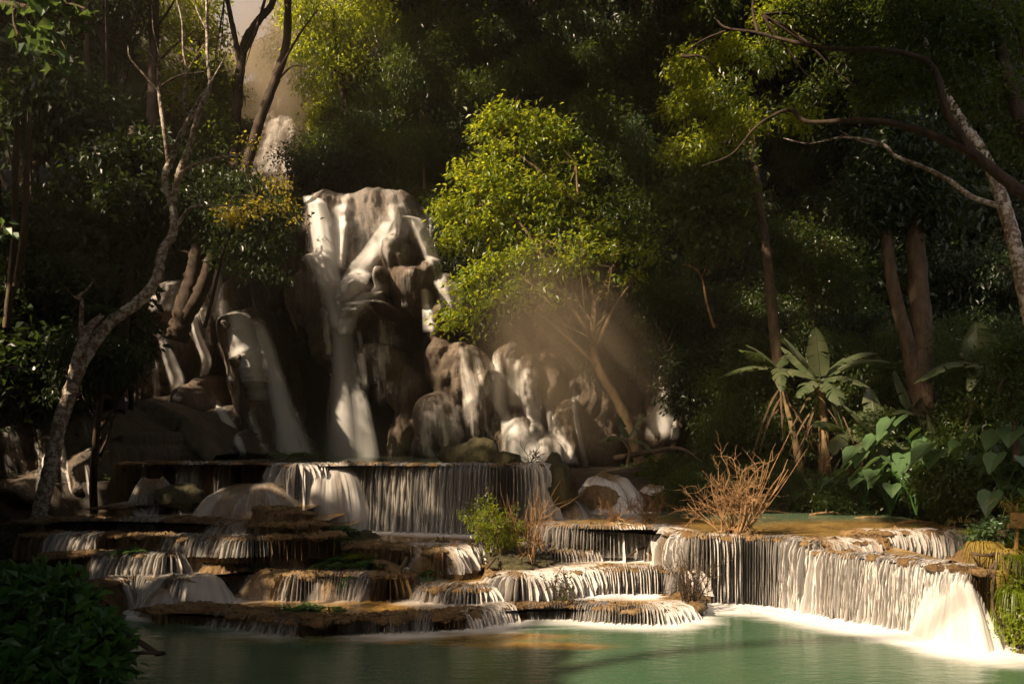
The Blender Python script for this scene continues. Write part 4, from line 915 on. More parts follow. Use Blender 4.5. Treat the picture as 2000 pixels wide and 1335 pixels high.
ct = hero_tree('broadleaf_tree', 'big sunlit yellow-green tree reaching over the cliff at the centre, with a leaning trunk', 'tree',
 [([(1252, 905, 22), (1215, 800, 22.3), (1170, 720, 22.6), (1158, 660, 23), (1160, 590, 23.2), (1140, 500, 23.5), (1130, 400, 23.8), (1125, 320, 24)], .17, .03),
  ([(1170, 720, 22.6), (1120, 670, 22.5), (1060, 620, 22.6), (980, 590, 22.8)], .08, .02),
  ([(1158, 660, 23), (1110, 590, 23), (1060, 500, 23.3), (1000, 420, 23.6), (940, 400, 23.5)], .09, .02),
  ([(1160, 600, 23.2), (1190, 540, 23.3), (1215, 480, 23.5)], .09, .03), ([(1165, 680, 22.9), (1200, 600, 23), (1250, 530, 23)], .09, .02),
  ([(1110, 590, 23), (1100, 540, 23.2), (1090, 480, 23.4)], .06, .02), ([(1130, 400, 23.8), (1050, 330, 24), (980, 280, 24)], .07, .02), ([(1120, 670, 22.5), (1080, 600, 22.4), (1040, 560, 22.6)], .05, .02)] + FAN,
 [(865, 405, 23.5, 24), (890, 395, 23.5, 36), (868, 470, 23.5, 22), (895, 455, 23.6, 30), (915, 345, 23.6, 40), (950, 325, 23.6, 34), (955, 380, 23.6, 50), (930, 430, 23.4, 40), (880, 440, 23.5, 20), (995, 340, 23.8, 48), (1010, 400, 24, 50), (975, 460, 23.6, 34), (1050, 365, 23.9, 45), (1060, 430, 24, 50), (1100, 400, 24.2, 45), (910, 480, 23.5, 18), (1030, 470, 23.8, 34),
  (950, 245, 24, 30), (975, 225, 24, 30), (1010, 225, 24, 34), (940, 275, 24, 18), (1050, 240, 24.2, 40), (1015, 280, 24, 34), (1090, 270, 24.4, 44), (975, 290, 23.9, 20), (1120, 330, 24.5, 44),
  (905, 560, 22.6, 24), (930, 535, 22.6, 28), (960, 520, 22.6, 26), (995, 510, 22.8, 34), (1000, 560, 22.5, 34), (890, 605, 22.5, 24), (925, 595, 22.4, 24), (960, 590, 22.4, 30), (1040, 495, 23, 36), (872, 630, 22.6, 18), (900, 640, 22.5, 16), (1015, 595, 22.4, 24), (930, 660, 22.5, 14), (1080, 530, 22.8, 34), (1060, 570, 22.6, 24), (960, 640, 22.4, 14), (1130, 500, 23, 36), (1110, 470, 23.2, 30), (1160, 450, 23.4, 34), (1200, 490, 23.3, 30), (1080, 590, 22.8, 18), (1230, 540, 23.2, 26), (1180, 560, 23.2, 20), (1010, 500, 22.8, 30), (1260, 500, 23.4, 30)],
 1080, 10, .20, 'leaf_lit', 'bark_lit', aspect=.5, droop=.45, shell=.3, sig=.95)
bl = [(1100, 300, 25.5, 70), (1160, 250, 26, 75), (1180, 350, 25.5, 80), (1090, 400, 25, 70), (1230, 300, 26, 60), (1120, 460, 24.5, 70), (1200, 430, 25, 75), (1050, 460, 24.5, 50), (1250, 400, 25.5, 50), (1240, 490, 24.5, 55), (1170, 520, 24.2, 50), (1100, 540, 24.4, 55), (1240, 560, 24.2, 45), (1150, 590, 24.2, 35)]
hero_tree('broadleaf_tree', 'broad dark green tree close behind the sunlit centre tree', 'tree',
 [([(1290, 900, 25), (1270, 780, 25.2), (1250, 620, 25.4), (1220, 480, 25.5), (1180, 350, 25.8)], .26, .08), ([(1250, 620, 25.4), (1180, 540, 25), (1110, 440, 25)], .12, .04), ([(1130, 390, 25.4), (1115, 330, 25.5), (1090, 300, 25.5)], .06, .03)],
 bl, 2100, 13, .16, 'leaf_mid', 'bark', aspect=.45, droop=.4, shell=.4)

# --- lichen covered pale tree leaning at the left
hero_tree('lichen_tree', 'pale lichen-spotted tree, nearly leafless, leaning from the left rocks and forking upward', 'tree',
 [([(70, 1030, 13.2), (95, 930, 13.2), (125, 800, 13.4), (165, 700, 13.6), (215, 630, 13.8), (270, 590, 14), (305, 545, 14.2), (318, 490, 14.3), (338, 455, 14.4), (338, 410, 14.5), (322, 350, 14.5), (335, 310, 14.6), (365, 240, 14.8), (395, 190, 15), (410, 165, 15), (405, 110, 15.2), (404, 20, 15.5), (400, -40, 15.6)], .135, .022),
  ([(338, 400, 14.5), (350, 340, 14.5), (372, 280, 14.6), (392, 210, 14.7), (412, 172, 14.9)], .07, .05),
  ([(332, 330, 14.6), (322, 260, 14.5), (312, 185, 14.5), (310, 140, 14.6), (313, 112, 14.6)], .055, .03), ([(313, 182, 14.5), (285, 150, 14.5), (255, 115, 14.4), (250, 90, 14.4)], .025, .01),
  ([(365, 225, 14.8), (360, 190, 14.8), (365, 140, 14.8), (358, 100, 14.8), (355, 40, 14.8), (340, -20, 14.8)], .035, .012), ([(315, 180, 14.5), (335, 180, 14.6), (357, 198, 14.7)], .02, .016),
  ([(345, 345, 14.5), (375, 325, 14.3), (420, 310, 14.1), (468, 303, 14)], .05, .02), ([(345, 440, 14.4), (375, 405, 14.3), (410, 402, 14.2), (455, 402, 14.2)], .04, .012),
  ([(165, 700, 13.6), (158, 650, 13.5), (160, 590, 13.5), (152, 580, 13.4), (170, 565, 13.4), (184, 545, 13.4)], .05, .012), ([(140, 770, 13.4), (150, 700, 13.4), (175, 640, 13.5), (200, 615, 13.6)], .10, .05),
  ([(410, 165, 15), (440, 110, 15), (450, 80, 15)], .02, .006), ([(404, 60, 15.3), (385, 20, 15.3), (375, -20, 15.3)], .02, .008), ([(468, 303, 14), (490, 280, 14), (520, 270, 14)], .014, .004), ([(365, 140, 14.8), (390, 100, 14.8), (420, 60, 14.8)], .014, .004), ([(312, 140, 14.6), (295, 108, 14.5), (270, 80, 14.5)], .014, .004), ([(455, 402, 14.2), (480, 420, 14.1), (500, 412, 14)], .01, .003), ([(312, 112, 14.6), (300, 60, 14.6), (296, 10, 14.6)], .014, .006)],
 [], 0, 0, 0, '', 'bark_lichen')
# sparse yellow leaves and twigs on it
hero_tree('leafy_tree', 'dark tree with a thick forked trunk and glossy leaves, left of the main fall', 'tree',
 [([(345, 665, 23.9), (358, 610, 23.9), (375, 550, 23.9), (385, 500, 23.9), (392, 460, 24.0), (410, 420, 24.2)], .36, .16), ([(350, 640, 23.9), (392, 570, 23.8), (412, 510, 23.8), (425, 480, 23.9), (440, 450, 23.9)], .26, .14),
  ([(430, 470, 23.9), (455, 400, 24.3), (480, 330, 24.7), (510, 230, 25.2), (540, 150, 25.7), (560, 80, 25.9), (562, -40, 26.3)], .2, .13), ([(535, 160, 25.6), (560, 110, 25.4), (590, 60, 25.3), (620, 20, 25.2)], .06, .02), ([(540, 160, 25.7), (570, 130, 25.5), (600, 130, 25.4)], .04, .015),
  ([(385, 500, 23.9), (350, 490, 23.7), (320, 500, 23.5)], .06, .02), ([(430, 480, 23.9), (460, 475, 23.5), (490, 490, 23.3), (510, 500, 23.1)], .05, .015)],
 [(430, 440, 23.7, 55), (480, 420, 23.4, 60), (520, 420, 23.3, 40), (495, 480, 23.2, 44), (540, 470, 23.1, 28), (510, 525, 22.9, 30), (540, 545, 22.9, 20), (455, 490, 23.4, 34), (390, 400, 23.9, 60), (440, 370, 23.9, 60), (490, 370, 23.7, 36), (560, 420, 23.4, 24), (350, 430, 23.9, 40), (465, 520, 23.1, 20)],
 780, 10, .19, 'leaf_dark', 'bark_dark', aspect=.45, droop=.7, shell=.3)
hero_tree('yellow_leaved_branch_tree', 'slim tree with bright yellow leaves in front of the cliff edge at left', 'tree',
 [([(400, 640, 18.9), (420, 560, 18.9), (440, 480, 18.8), (470, 420, 18.7), (500, 390, 18.6)], .05, .015), ([(455, 450, 18.7), (500, 430, 18.5), (540, 400, 18.5)], .02, .006)],
 [(540, 360, 18.6, 18), (510, 400, 18.6, 22), (560, 400, 18.6, 16), (470, 425, 18.5, 26), (490, 280, 19, 16), (440, 420, 18.6, 20), (572, 430, 18.5, 10), (470, 310, 19, 14)], 110, 7, .11, 'leaf_yellow', 'bark_dark', aspect=.6, droop=.3, shell=.1)
hero_tree('straight_trunk_tree', 'straight dark trunk rising from the left rocks beside the forked tree', 'tree',
 [([(222, 800, 17.8), (228, 720, 18), (235, 640, 18.2), (245, 560, 18.4), (252, 460, 18.6), (250, 380, 18.8), (262, 250, 19)], .24, .12)], [(250, 400, 18.4, 60), (300, 380, 18.6, 50), (230, 330, 18.8, 60), (290, 300, 19, 55), (340, 420, 18.6, 40)], 420, 10, .2, 'leaf_dark', 'bark_dark', aspect=.5, droop=.7)
hero_tree('tall_trunk_tree', 'tall dark upright trunk behind the bare pale tree near the top left', 'tree',
 [([(296, 420, 24), (298, 250, 24.5), (300, 100, 25), (302, -60, 25.5)], .24, .15), ([(300, 130, 25), (340, 90, 24.8), (380, 60, 24.6)], .05, .02), ([(300, 180, 24.8), (345, 150, 24.6), (400, 140, 24.4)], .05, .02), ([(299, 60, 25), (330, 20, 25), (350, -20, 25)], .05, .02)], [], 0, 0, 0, '', 'bark_dark')
hero_tree('curved_trunk_tree', 'slender curved dark trunk with arching limb beside the upper waterfall', 'tree',
 [([(458, 330, 26), (462, 220, 26.5), (470, 130, 27), (480, 80, 27.2), (505, 40, 27.4), (530, 10, 27.6), (545, -40, 28)], .2, .1), ([(470, 130, 27), (456, 60, 27), (440, -20, 27)], .12, .08), ([(474, 110, 27), (500, 60, 27), (520, -10, 27)], .08, .05)], [(410, 230, 26, 36), (440, 270, 26, 24), (400, 300, 26, 40), (420, 160, 26.5, 34)], 260, 9, .2, 'leaf_mid', 'bark_dark', aspect=.5)
# sunlit yellow-green foliage at the top left of centre
hero_tree('sunlit_tree', 'backlit yellow-green tree with drooping sprays at the top beside the bright sky gap', 'tree',
 [([(690, 380, 33), (680, 250, 33.5), (660, 120, 34), (650, 20, 34)], .22, .1), ([(668, 160, 34), (620, 90, 34), (590, 60, 34)], .08, .03)],
 [(600, 40, 33.5, 44), (650, 30, 34, 50), (690, 60, 34, 44), (620, 90, 33.5, 36), (660, 100, 34, 40), (590, 100, 33.5, 26), (640, 140, 33.5, 30), (570, 20, 34, 24), (720, 20, 34, 40), (610, 170, 33.5, 26), (700, 130, 34, 30), (590, 0, 33, 40)], 620, 10, .26, 'leaf_lit', 'bark_dark', aspect=.35, droop=.8)
hero_tree('sunlit_tree', 'hazy yellow-green tree crown high behind the bare pale tree', 'tree',
 [([(380, 330, 31), (385, 200, 31.5), (390, 80, 32)], .2, .08)], [(330, 60, 32, 44), (380, 40, 32, 50), (415, 70, 32, 30), (350, 130, 31.5, 44), (410, 140, 31.5, 44), (400, 0, 32, 34), (300, 20, 32, 40), (370, 200, 31.5, 40)], 520, 10, .22, 'leaf_lit', 'bark_dark', aspect=.45, droop=.5)
hero_tree('drooping_tree', 'tree with pale drooping leaf sprays on the slope right of the upper fall', 'tree',
 [([(850, 340, 31), (840, 260, 31), (810, 180, 31), (790, 140, 31)], .12, .04)], [(770, 150, 30.5, 34), (800, 130, 30.5, 40), (750, 190, 30.3, 22), (790, 175, 30.4, 34), (830, 160, 30.8, 36), (745, 170, 30.3, 16)], 380, 10, .2, 'leaf_mid', 'bark', aspect=.3, droop=1.4)
hero_tree('round_crowned_tree', 'brownish round crowned small tree below the slope at right of the crest', 'tree',
 [([(830, 370, 29), (828, 330, 29), (822, 290, 29)], .07, .04)], [(820, 270, 28.8, 40), (785, 285, 28.8, 30), (850, 285, 28.8, 36), (820, 300, 28.6, 34)], 300, 10, .12, 'leaf_mid', 'bark', aspect=.45)
# broad-leaved branch, top left, near
hero_tree('broad_leaved_branch_tree', 'near hanging branch tree with broad pale green leaves in the top left corner', 'tree',
 [([(-140, 300, 10.5), (-80, 120, 10.8), (-20, 20, 11), (60, 20, 11), (110, 60, 11), (150, 70, 11)], .12, .012), ([(60, 20, 11), (90, -10, 11), (130, 10, 11)], .02, .008), ([(40, 18, 11), (60, 60, 10.9), (40, 80, 10.8)], .015, .006), ([(110, 60, 11), (130, 100, 10.9)], .012, .005)],
 [(60, 70, 11, 30), (100, 30, 11, 34), (140, 40, 11, 28), (80, 75, 11, 26), (140, 80, 11, 26), (110, 105, 10.9, 22), (45, 25, 11, 26), (160, 60, 11, 14), (120, 0, 11, 26)], 62, 3, .20, 'leaf_taro', 'bark', aspect=.85, droop=.5, sig=.5)
hero_tree('edge_branch', 'few bright green leaves poking in at the left edge halfway up', 'branch', [([(-160, 520, 8), (-80, 490, 8), (-20, 465, 8), (5, 455, 8)], .02, .006)], [(2, 455, 8, 14), (-14, 440, 8, 12)], 9, 2, .13, 'leaf_taro', 'bark', aspect=.6, droop=.2, sig=.4)
hero_tree('edge_branch', 'pale blurred leaf poking in at the left edge low down', 'branch', [([(-160, 780, 7), (-80, 740, 7), (-20, 722, 7)], .02, .006)], [(4, 718, 7, 14)], 4, 1, .17, 'leaf_near', 'bark', aspect=.4, droop=.1, sig=.3)
# thin trunks along the left edge
for i, (a, b, lab) in enumerate([((30, 560), (52, 360), 'thin pale vine-wrapped trunk at the left edge in shade'), ((12, 640), (30, 350), 'second thin trunk left of the vine-wrapped trunk')]):
    hero_tree('thin_trunk_tree', lab, 'tree', [([(*a, 15), ((a[0] + b[0]) / 2 + 5, (a[1] + b[1]) / 2, 15), (*b, 15.2), (b[0] + 4, b[1] - 120, 15.4)], .07, .05)], [], 0, 0, 0, '', 'bark')

# --- right side trees
hero_tree('slim_tree', 'slim straight trunk rising behind the tall banana plant', 'tree', [([(1522, 740, 19), (1512, 640, 19), (1500, 520, 19.2), (1484, 400, 19.4), (1470, 290, 19.6), (1462, 200, 20)], .15, .09)],
 [(1370, 420, 19.5, 50), (1400, 380, 19.5, 55), (1440, 430, 19.5, 45), (1340, 370, 19.5, 40), (1380, 480, 19.4, 28), (1440, 480, 19.4, 24), (1360, 330, 19.6, 45), (1420, 330, 19.6, 50)], 330, 8, .2, 'leaf_mid', 'bark', aspect=.7, droop=.5)
hero_tree('double_trunk_tree', 'thick dark double trunk standing right of the banana plants', 'tree', [([(1806, 860, 16.5), (1800, 760, 16.6), (1800, 640, 16.8), (1790, 500, 17), (1780, 380, 17.2)], .3, .17), ([(1795, 800, 16.6), (1775, 680, 16.7), (1745, 560, 16.9), (1730, 450, 17)], .18, .12)], [(1760, 380, 17, 70), (1700, 400, 17, 60), (1820, 400, 17, 60), (1780, 300, 17.4, 80)], 520, 11, .2, 'leaf_dark', 'bark', droop=.6)
hero_tree('pale_trunk_tree', 'pale mottled trunk leaning up-left from the right edge with a long thin branch', 'tree',
 [([(2030, 700, 11.5), (2000, 560, 11.6), (1975, 450, 11.7), (1950, 370, 11.8), (1920, 300, 12), (1880, 240, 12.2), (1850, 190, 12.4), (1820, 130, 12.6), (1790, 20, 12.8)], .12, .05), ([(1950, 402, 11.8), (1900, 385, 11.9), (1850, 350, 12), (1800, 325, 12.1), (1750, 305, 12.2), (1720, 280, 12.3), (1650, 268, 12.5), (1580, 280, 12.8), (1530, 270, 13)], .045, .008),
  ([(1720, 285, 12.3), (1680, 275, 12.3), (1640, 255, 12.4)], .012, .005)], [], 0, 0, 0, '', 'bark_lichen')
hero_tree('overhanging_tree', 'dark tree overhanging from the right edge with a long diagonal bough across the upper right', 'tree',
 [([(2200, 900, 9), (2150, 600, 9), (2060, 420, 9), (1990, 372, 9.1), (1900, 300, 9.3), (1850, 275, 9.5), (1760, 245, 9.8), (1690, 235, 10), (1580, 238, 10.3), (1540, 215, 10.4), (1480, 245, 10.6), (1430, 300, 10.8), (1370, 325, 11)], .11, .006, .7),
  ([(1900, 300, 9.3), (1850, 220, 9.4), (1820, 130, 9.5), (1740, 100, 9.6), (1620, 95, 9.8), (1540, 80, 10), (1480, 64, 10.2), (1410, 50, 10.4), (1390, 0, 10.5)], .05, .01), ([(1430, 56, 10.4), (1370, 80, 10.5), (1330, 110, 10.6)], .02, .005), ([(1480, 64, 10.2), (1470, 20, 10.3), (1475, -30, 10.3)], .025, .01), ([(1580, 85, 10), (1530, 50, 10.1), (1490, 30, 10.2)], .02, .006),
  ([(2080, 440, 9), (2000, 250, 9.2), (1960, 120, 9.5), (1940, -20, 9.8)], .1, .05)],
 [(1560, 30, 10.5, 50), (1640, 20, 10.4, 60), (1720, 40, 10.3, 60), (1800, 40, 10, 70), (1880, 60, 9.8, 70), (1960, 60, 9.6, 70), (1660, 120, 10.4, 45), (1760, 150, 10, 50), (1850, 140, 9.8, 55), (1940, 180, 9.6, 60), (1600, 170, 10.4, 34), (1990, 280, 9.4, 50), (1500, 110, 10.5, 30), (1430, 170, 10.8, 26), (1700, 190, 10.2, 34), (1400, 20, 10.6, 36)],
 1500, 10, .085, 'leaf_mid', 'bark_dark', aspect=.42, droop=.4)
hero_tree('overhanging_tree', 'yellow-green leafy bough hanging at the upper right of centre', 'tree',
 [([(1760, -260, 16), (1640, -60, 16), (1520, 60, 16), (1430, 130, 16.2), (1370, 220, 16.4), (1340, 290, 16.6)], .08, .01)],
 [(1520, 30, 16, 44), (1570, 20, 16, 40), (1560, 70, 15.8, 34), (1350, 130, 16.5, 44), (1400, 200, 16.4, 50), (1340, 210, 16.5, 40), (1450, 240, 16.2, 40), (1370, 280, 16.4, 36), (1320, 300, 16.6, 26), (1500, 110, 16, 30), (1560, 230, 16, 30), (1430, 100, 16.2, 36)], 900, 10, .12, 'leaf_lit', 'bark_dark', aspect=.5, droop=.5)
hero_tree('glossy_tree', 'glossy small-leaved tree glinting right of the slim trunk', 'tree', [([(1600, 780, 20), (1590, 650, 20), (1570, 520, 20)], .1, .05)], [(1540, 450, 20, 44), (1590, 480, 20, 50), (1560, 530, 20, 50), (1620, 540, 19.8, 50), (1650, 490, 20, 40), (1670, 580, 19.6, 34), (1600, 590, 19.8, 40), (1530, 500, 20, 30)], 620, 11, .11, 'leaf_mid', 'bark', droop=.6)
hero_tree('pale_flecked_tree', 'sparse pale leaved sapling glinting on the dark slope beside the centre tree', 'tree', [([(1262, 420, 25), (1258, 340, 25), (1250, 240, 25)], .04, .02)], [(1240, 230, 24.8, 16), (1250, 265, 24.8, 18), (1262, 290, 24.8, 10), (1235, 250, 24.8, 12)], 70, 8, .13, 'leaf_taro', 'bark', droop=.7)
hero_tree('rounded_leafy_tree', 'mid green leafy shrub tree at the right edge above the bank', 'tree', [([(1985, 900, 12), (1980, 800, 12), (1970, 720, 12)], .06, .02)], [(1960, 700, 12, 32), (1990, 680, 12, 30), (1950, 740, 12, 26), (1990, 750, 12, 36), (1975, 800, 12, 30), (1945, 690, 12, 18)], 360, 9, .085, 'leaf_mid', 'bark', droop=.4)
hero_tree('bare_twig_tree', 'thin bare looping twigs in the dark beside the small cascade', 'tree', [([(1395, 640, 21), (1380, 590, 21), (1370, 540, 21), (1345, 517, 21), (1332, 518, 21)], .04, .015), ([(1370, 545, 21), (1385, 510, 21), (1410, 488, 21)], .02, .008), ([(1378, 540, 21), (1386, 520, 21)], .015, .006)], [], 0, 0, 0, '', 'twig')
# foreground dark bush, bottom left
hero_tree('foreground_bush', 'dark green broad-leaved bush in the bottom left foreground', 'bush', [([(60, 1420, 5), (90, 1300, 5), (100, 1180, 5.1)], .04, .02), ([(80, 1350, 5), (160, 1280, 5), (200, 1230, 5)], .02, .01)],
 [(40, 1160, 5.2, 60), (110, 1170, 5.1, 55), (60, 1230, 5, 70), (150, 1230, 5, 60), (200, 1260, 4.9, 45), (100, 1300, 4.8, 80), (180, 1310, 4.8, 60), (-20, 1220, 5, 80), (20, 1320, 4.8, 80), (160, 1190, 5.1, 28)], 560, 7, .12, 'leaf_near', 'bark_dark', aspect=.55, droop=-.1, sig=.45)

# --- banana plants
def blade(base, d, L, W, droop, rng, torn=.5, fold=.3, n=26):
    """one banana leaf: midrib arc with blade strips either side, torn between veins"""
    d = unit(np.array(d, float)); t = np.linspace(0, 1, n)
    mid = np.array(base)[None] + d[None] * (t * L)[:, None]; mid[:, 2] -= droop * L * t ** 2
    T = unit(np.gradient(mid, axis=0)); S = unit(np.cross(T, [0, 0, 1.0])); U = np.cross(S, T)
    wd = W * .5 * np.sin(np.clip((t - .08) / .92, 0, 1) ** .7 * np.pi) ** .6 * (t > .1)
    parts = [tube(mid, np.linspace(.02, .004, n) * L / 1.6, 5)]
    for sd in (-1, 1):
        a = fold; k = 2
        while k < n - 1:
            m_ = int(rng.integers(1, 5)) if rng.random() < torn else 5
            e = min(n - 1, k + m_); da = rng.normal() * .25 * torn + fold
            dirn = (S[k:e + 1] * sd * math.cos(da) - np.array([0, 0, 1.0]) * math.sin(da)); shr = rng.uniform(.8, 1.05) if torn > .3 else 1
            r0 = mid[k:e + 1]; r1 = r0 + dirn * wd[k:e + 1, None] * .55 * shr + T[k:e + 1] * wd[k:e + 1, None] * .1; r2 = r0 + dirn * wd[k:e + 1, None] * shr + T[k:e + 1] * wd[k:e + 1, None] * .25; r2[:, 2] -= wd[k:e + 1] * .18
            V = np.stack([r0, r1, r2], 1).reshape(-1, 3); parts.append((V, grid_faces(e - k + 1, 3)))
            k = e if torn < .3 or rng.random() < .3 else e + 0
            if e >= n - 1: break
    return parts
def banana(px, py_base, Y, top, lv, dead, label, seed, stem_r=.1, lean=0, group='banana plants on the right bank'):
    rng = np.random.default_rng(seed); b = P(px, py_base, Y); tp = P(px + lean, top, Y)
    t_ = empty('banana_plant', b, label, 'banana plant', group)
    parts = [limb([b, (b + tp) / 2 + np.array([.05, 0, 0]), tp], stem_r * 1.25, stem_r * .6, 24, 12, 0, .08)]
    V, Fc = join(parts); mesh_np('pseudostem', V - b, Fc, M['stem'], t_)
    for ex, ey, ed, wpx, dr in lv:       # leaf tip relative to the top, px
        kx = 1.25 if seed >= 3 else 1.0; wpx = wpx * kx; e = np.array([ex * kx / F * Y, ed, -ey * kx / F * Y]); L = np.linalg.norm(e); e2 = e.copy(); e2[2] += dr * L
        V, Fc = join(blade(tp, e2, np.linalg.norm(e2), wpx * .78 / F * Y, dr + .08, rng, torn=.85 if ey > -60 else .55)); mesh_np('leaf', V - b, Fc, M['leaf_banana'], t_)
    for _ in range(dead * 2):
        a = rng.uniform(0, 6.28); z0 = rng.uniform(.7, 1.0); p0 = b + (tp - b) * z0
        V, Fc = join(blade(p0, [math.cos(a) * .5, math.sin(a) * .4, -.25], rng.uniform(.7, 1.3) * Y / 18, rng.uniform(.05, .15), 1.1, rng, torn=.95, fold=.9)); mesh_np('dry_leaf', V - b, Fc, M['leaf_dead'], t_)
banana(1610, 985, 17.5, 745, [(-75, -115, .3, 60, .15), (-70, -40, .5, 60, .3), (-30, -110, -.6, 56, .05), (60, -60, .3, 60, .2), (125, -85, .3, 50, .35), (105, -55, -.8, 40, .4), (60, 5, -.9, 46, .5), (10, 70, -.8, 60, .9), (-60, 30, -.5, 50, .7), (-50, -90, .9, 50, .1)], 9,
       'tallest banana plant with torn arching leaves and a brown ragged stem', 1, .13, -8)
banana(1575, 985, 17.9, 720, [(-85, -45, -.3, 46, .2), (-60, -60, .2, 40, .2), (-115, 5, -.2, 40, .3), (-20, 60, -.9, 40, .8), (30, -40, .5, 40, .2)], 8, 'banana plant with browned, shredded fronds left of the tallest one', 2, .09, -55)
banana(1650, 975, 17.2, 850, [(-70, -30, -.6, 44, .4), (-15, -70, .2, 44, .1), (50, -60, .3, 44, .2), (80, -20, -.3, 46, .4), (40, 40, -.8, 44, .7), (-40, 20, -.8, 44, .8)], 3, 'mid sized banana plant with pale arching leaves beside the tallest one', 3, .08)
banana(1715, 980, 16.6, 860, [(-50, -70, .3, 50, .15), (0, -95, .4, 52, .05), (60, -30, .2, 44, .3), (95, -10, -.5, 46, .4), (40, 30, -.8, 46, .6), (-60, 10, -.8, 46, .5), (-25, 60, -.7, 40, .9)], 2, 'bushy banana plant in the middle of the right thicket', 4, .08)
banana(1790, 960, 16.4, 820, [(-60, -20, -.6, 44, .4), (-20, -90, .4, 56, .1), (45, -60, .4, 48, .2), (80, 0, -.4, 44, .5), (10, 40, -.8, 44, .8)], 2, 'banana plant in shade in front of the thick double trunk', 5, .08)
banana(1918, 900, 14.5, 715, [(-20, -75, -.2, 74, .05), (-115, 15, -.2, 50, .5), (-45, 0, -.5, 46, .3), (20, -60, .6, 50, .1), (75, -50, .2, 46, .4), (-5, 45, -.8, 36, .9), (-40, 70, -.4, 32, 1.1)], 4, 'banana plant with one broad upright leaf near the right edge', 6, .07)
banana(1225, 905, 19.5, 862, [(-50, -8, -.4, 28, .5), (-10, -45, .2, 26, .1), (35, 10, -.5, 26, .7), (30, -50, .3, 22, .05)], 0, 'small young banana plant at the foot of the centre tree', 7, .04, 0)
banana(1840, 985, 14.9, 890, [(-60, -30, -.4, 44, .35), (-15, -75, .2, 50, .1), (50, -45, .3, 44, .25), (70, 0, -.4, 44, .5), (-40, 30, -.6, 40, .7)], 1, 'leaning banana plant rising above the taro leaves on the right bank', 9, .06)
banana(1960, 985, 12.6, 930, [(-60, -20, -.3, 40, .3), (-30, 10, -.6, 44, .5), (40, -30, 0, 40, .3), (10, -60, .4, 40, .1)], 0, 'low banana plant at the right edge behind the board', 8, .05, 0)

# --- broad-leaved taro plants on the bank
def heart(c, d, nrm, L, W):
    d = unit(np.array(d, float)); nrm = np.array(nrm, float); nrm = unit(nrm - (nrm @ d) * d); s = np.cross(d, nrm)
    ring = [(-.12, 0), (-.25, .28), (-.08, .5), (.25, .48), (.6, .26), (1.0, 0)]
    pts = [c + d * (a * L) + s * (b * W) + nrm * (abs(b) * W * .25 - .18 * L * max(a, 0) ** 2) for a, b in ring] + [c + d * (a * L) - s * (b * W) + nrm * (abs(b) * W * .25 - .18 * L * max(a, 0) ** 2) for a, b in ring[-2:0:-1]]
    m0 = c + d * .2 * L; V = np.array(pts + [m0]); n = len(pts); k = n
    Fc = np.array([[k, i, (i + 1) % n, (i + 2) % n] for i in range(0, n, 2)]); return V, Fc
def taro_proto(seed, nl=11):
    rng = np.random.default_rng(seed); lp, sp = [], []
    for i in range(nl):
        a = rng.uniform(0, 6.28); h = rng.uniform(.35, .95); r = rng.uniform(.15, .6)
        tip = np.array([math.cos(a) * r, math.sin(a) * r, h]); sp.append(limb([(0, 0, 0), tip * np.array([.35, .35, .6]), tip], .012, .006, 8, 5))
        lp.append(heart(tip, [math.cos(a), math.sin(a), -.5 - rng.random() * .7], [math.cos(a) * .4, math.sin(a) * .4, 1], rng.uniform(.22, .40), rng.uniform(.22, .36)))
    return lp, join(sp)
tp_m = []
for k in range(3):
    lp_, (V2, F2) = taro_proto(60 + k); md = []
    for V, Fc in lp_:
        a = mesh_np('leaf', V, Fc, M['leaf_taro'], None, False); md.append(('leaf', a.data)); bpy.data.objects.remove(a)
    b = mesh_np('stalks', V2, F2, M['leaf_near']); md.append(('stalks', b.data)); bpy.data.objects.remove(b); tp_m.append(md)
def taro(px, py, Y, s, lab='broad-leaved taro plant on the wet right bank among others like it', grp='taro plants on the right bank', k=None):
    c = P(px, py, Y); t_ = empty('taro_plant', c, lab, 'taro plant', grp)
    k = int(g.integers(3)) if k is None else k
    for nme, d in tp_m[k]:
        o = bpy.data.objects.new(nme, d); COL.objects.link(o); o.parent = t_
    s *= 1.4; t_.scale = (s, s, s); t_.rotation_euler = (0, 0, g.uniform(0, 6.28))
for px, py, Y, s in [(1690, 1000, 15.6, .7), (1740, 1005, 15.2, .8), (1790, 1005, 14.8, .9), (1840, 1005, 14.2, 1.0), (1880, 1000, 13.6, 1.0), (1920, 1005, 13, .9), (1820, 960, 15.4, 1.2), (1870, 950, 15, 1.2), (1910, 955, 14, 1.1), (1770, 965, 15.8, 1.0),
                     (1620, 995, 16.2, .6), (1560, 995, 16.5, .6), (1500, 990, 16.8, .55), (1390, 985, 16.9, .6), (1350, 980, 17, .6), (1960, 1010, 12, .8), (1990, 960, 12.5, .9), (1850, 900, 16.5, 1.2), (1900, 900, 15.5, 1.1), (1450, 985, 16.9, .5), (1655, 1000, 15.9, .6), (1715, 975, 16, .9)]:
    taro(px, py, Y, s)

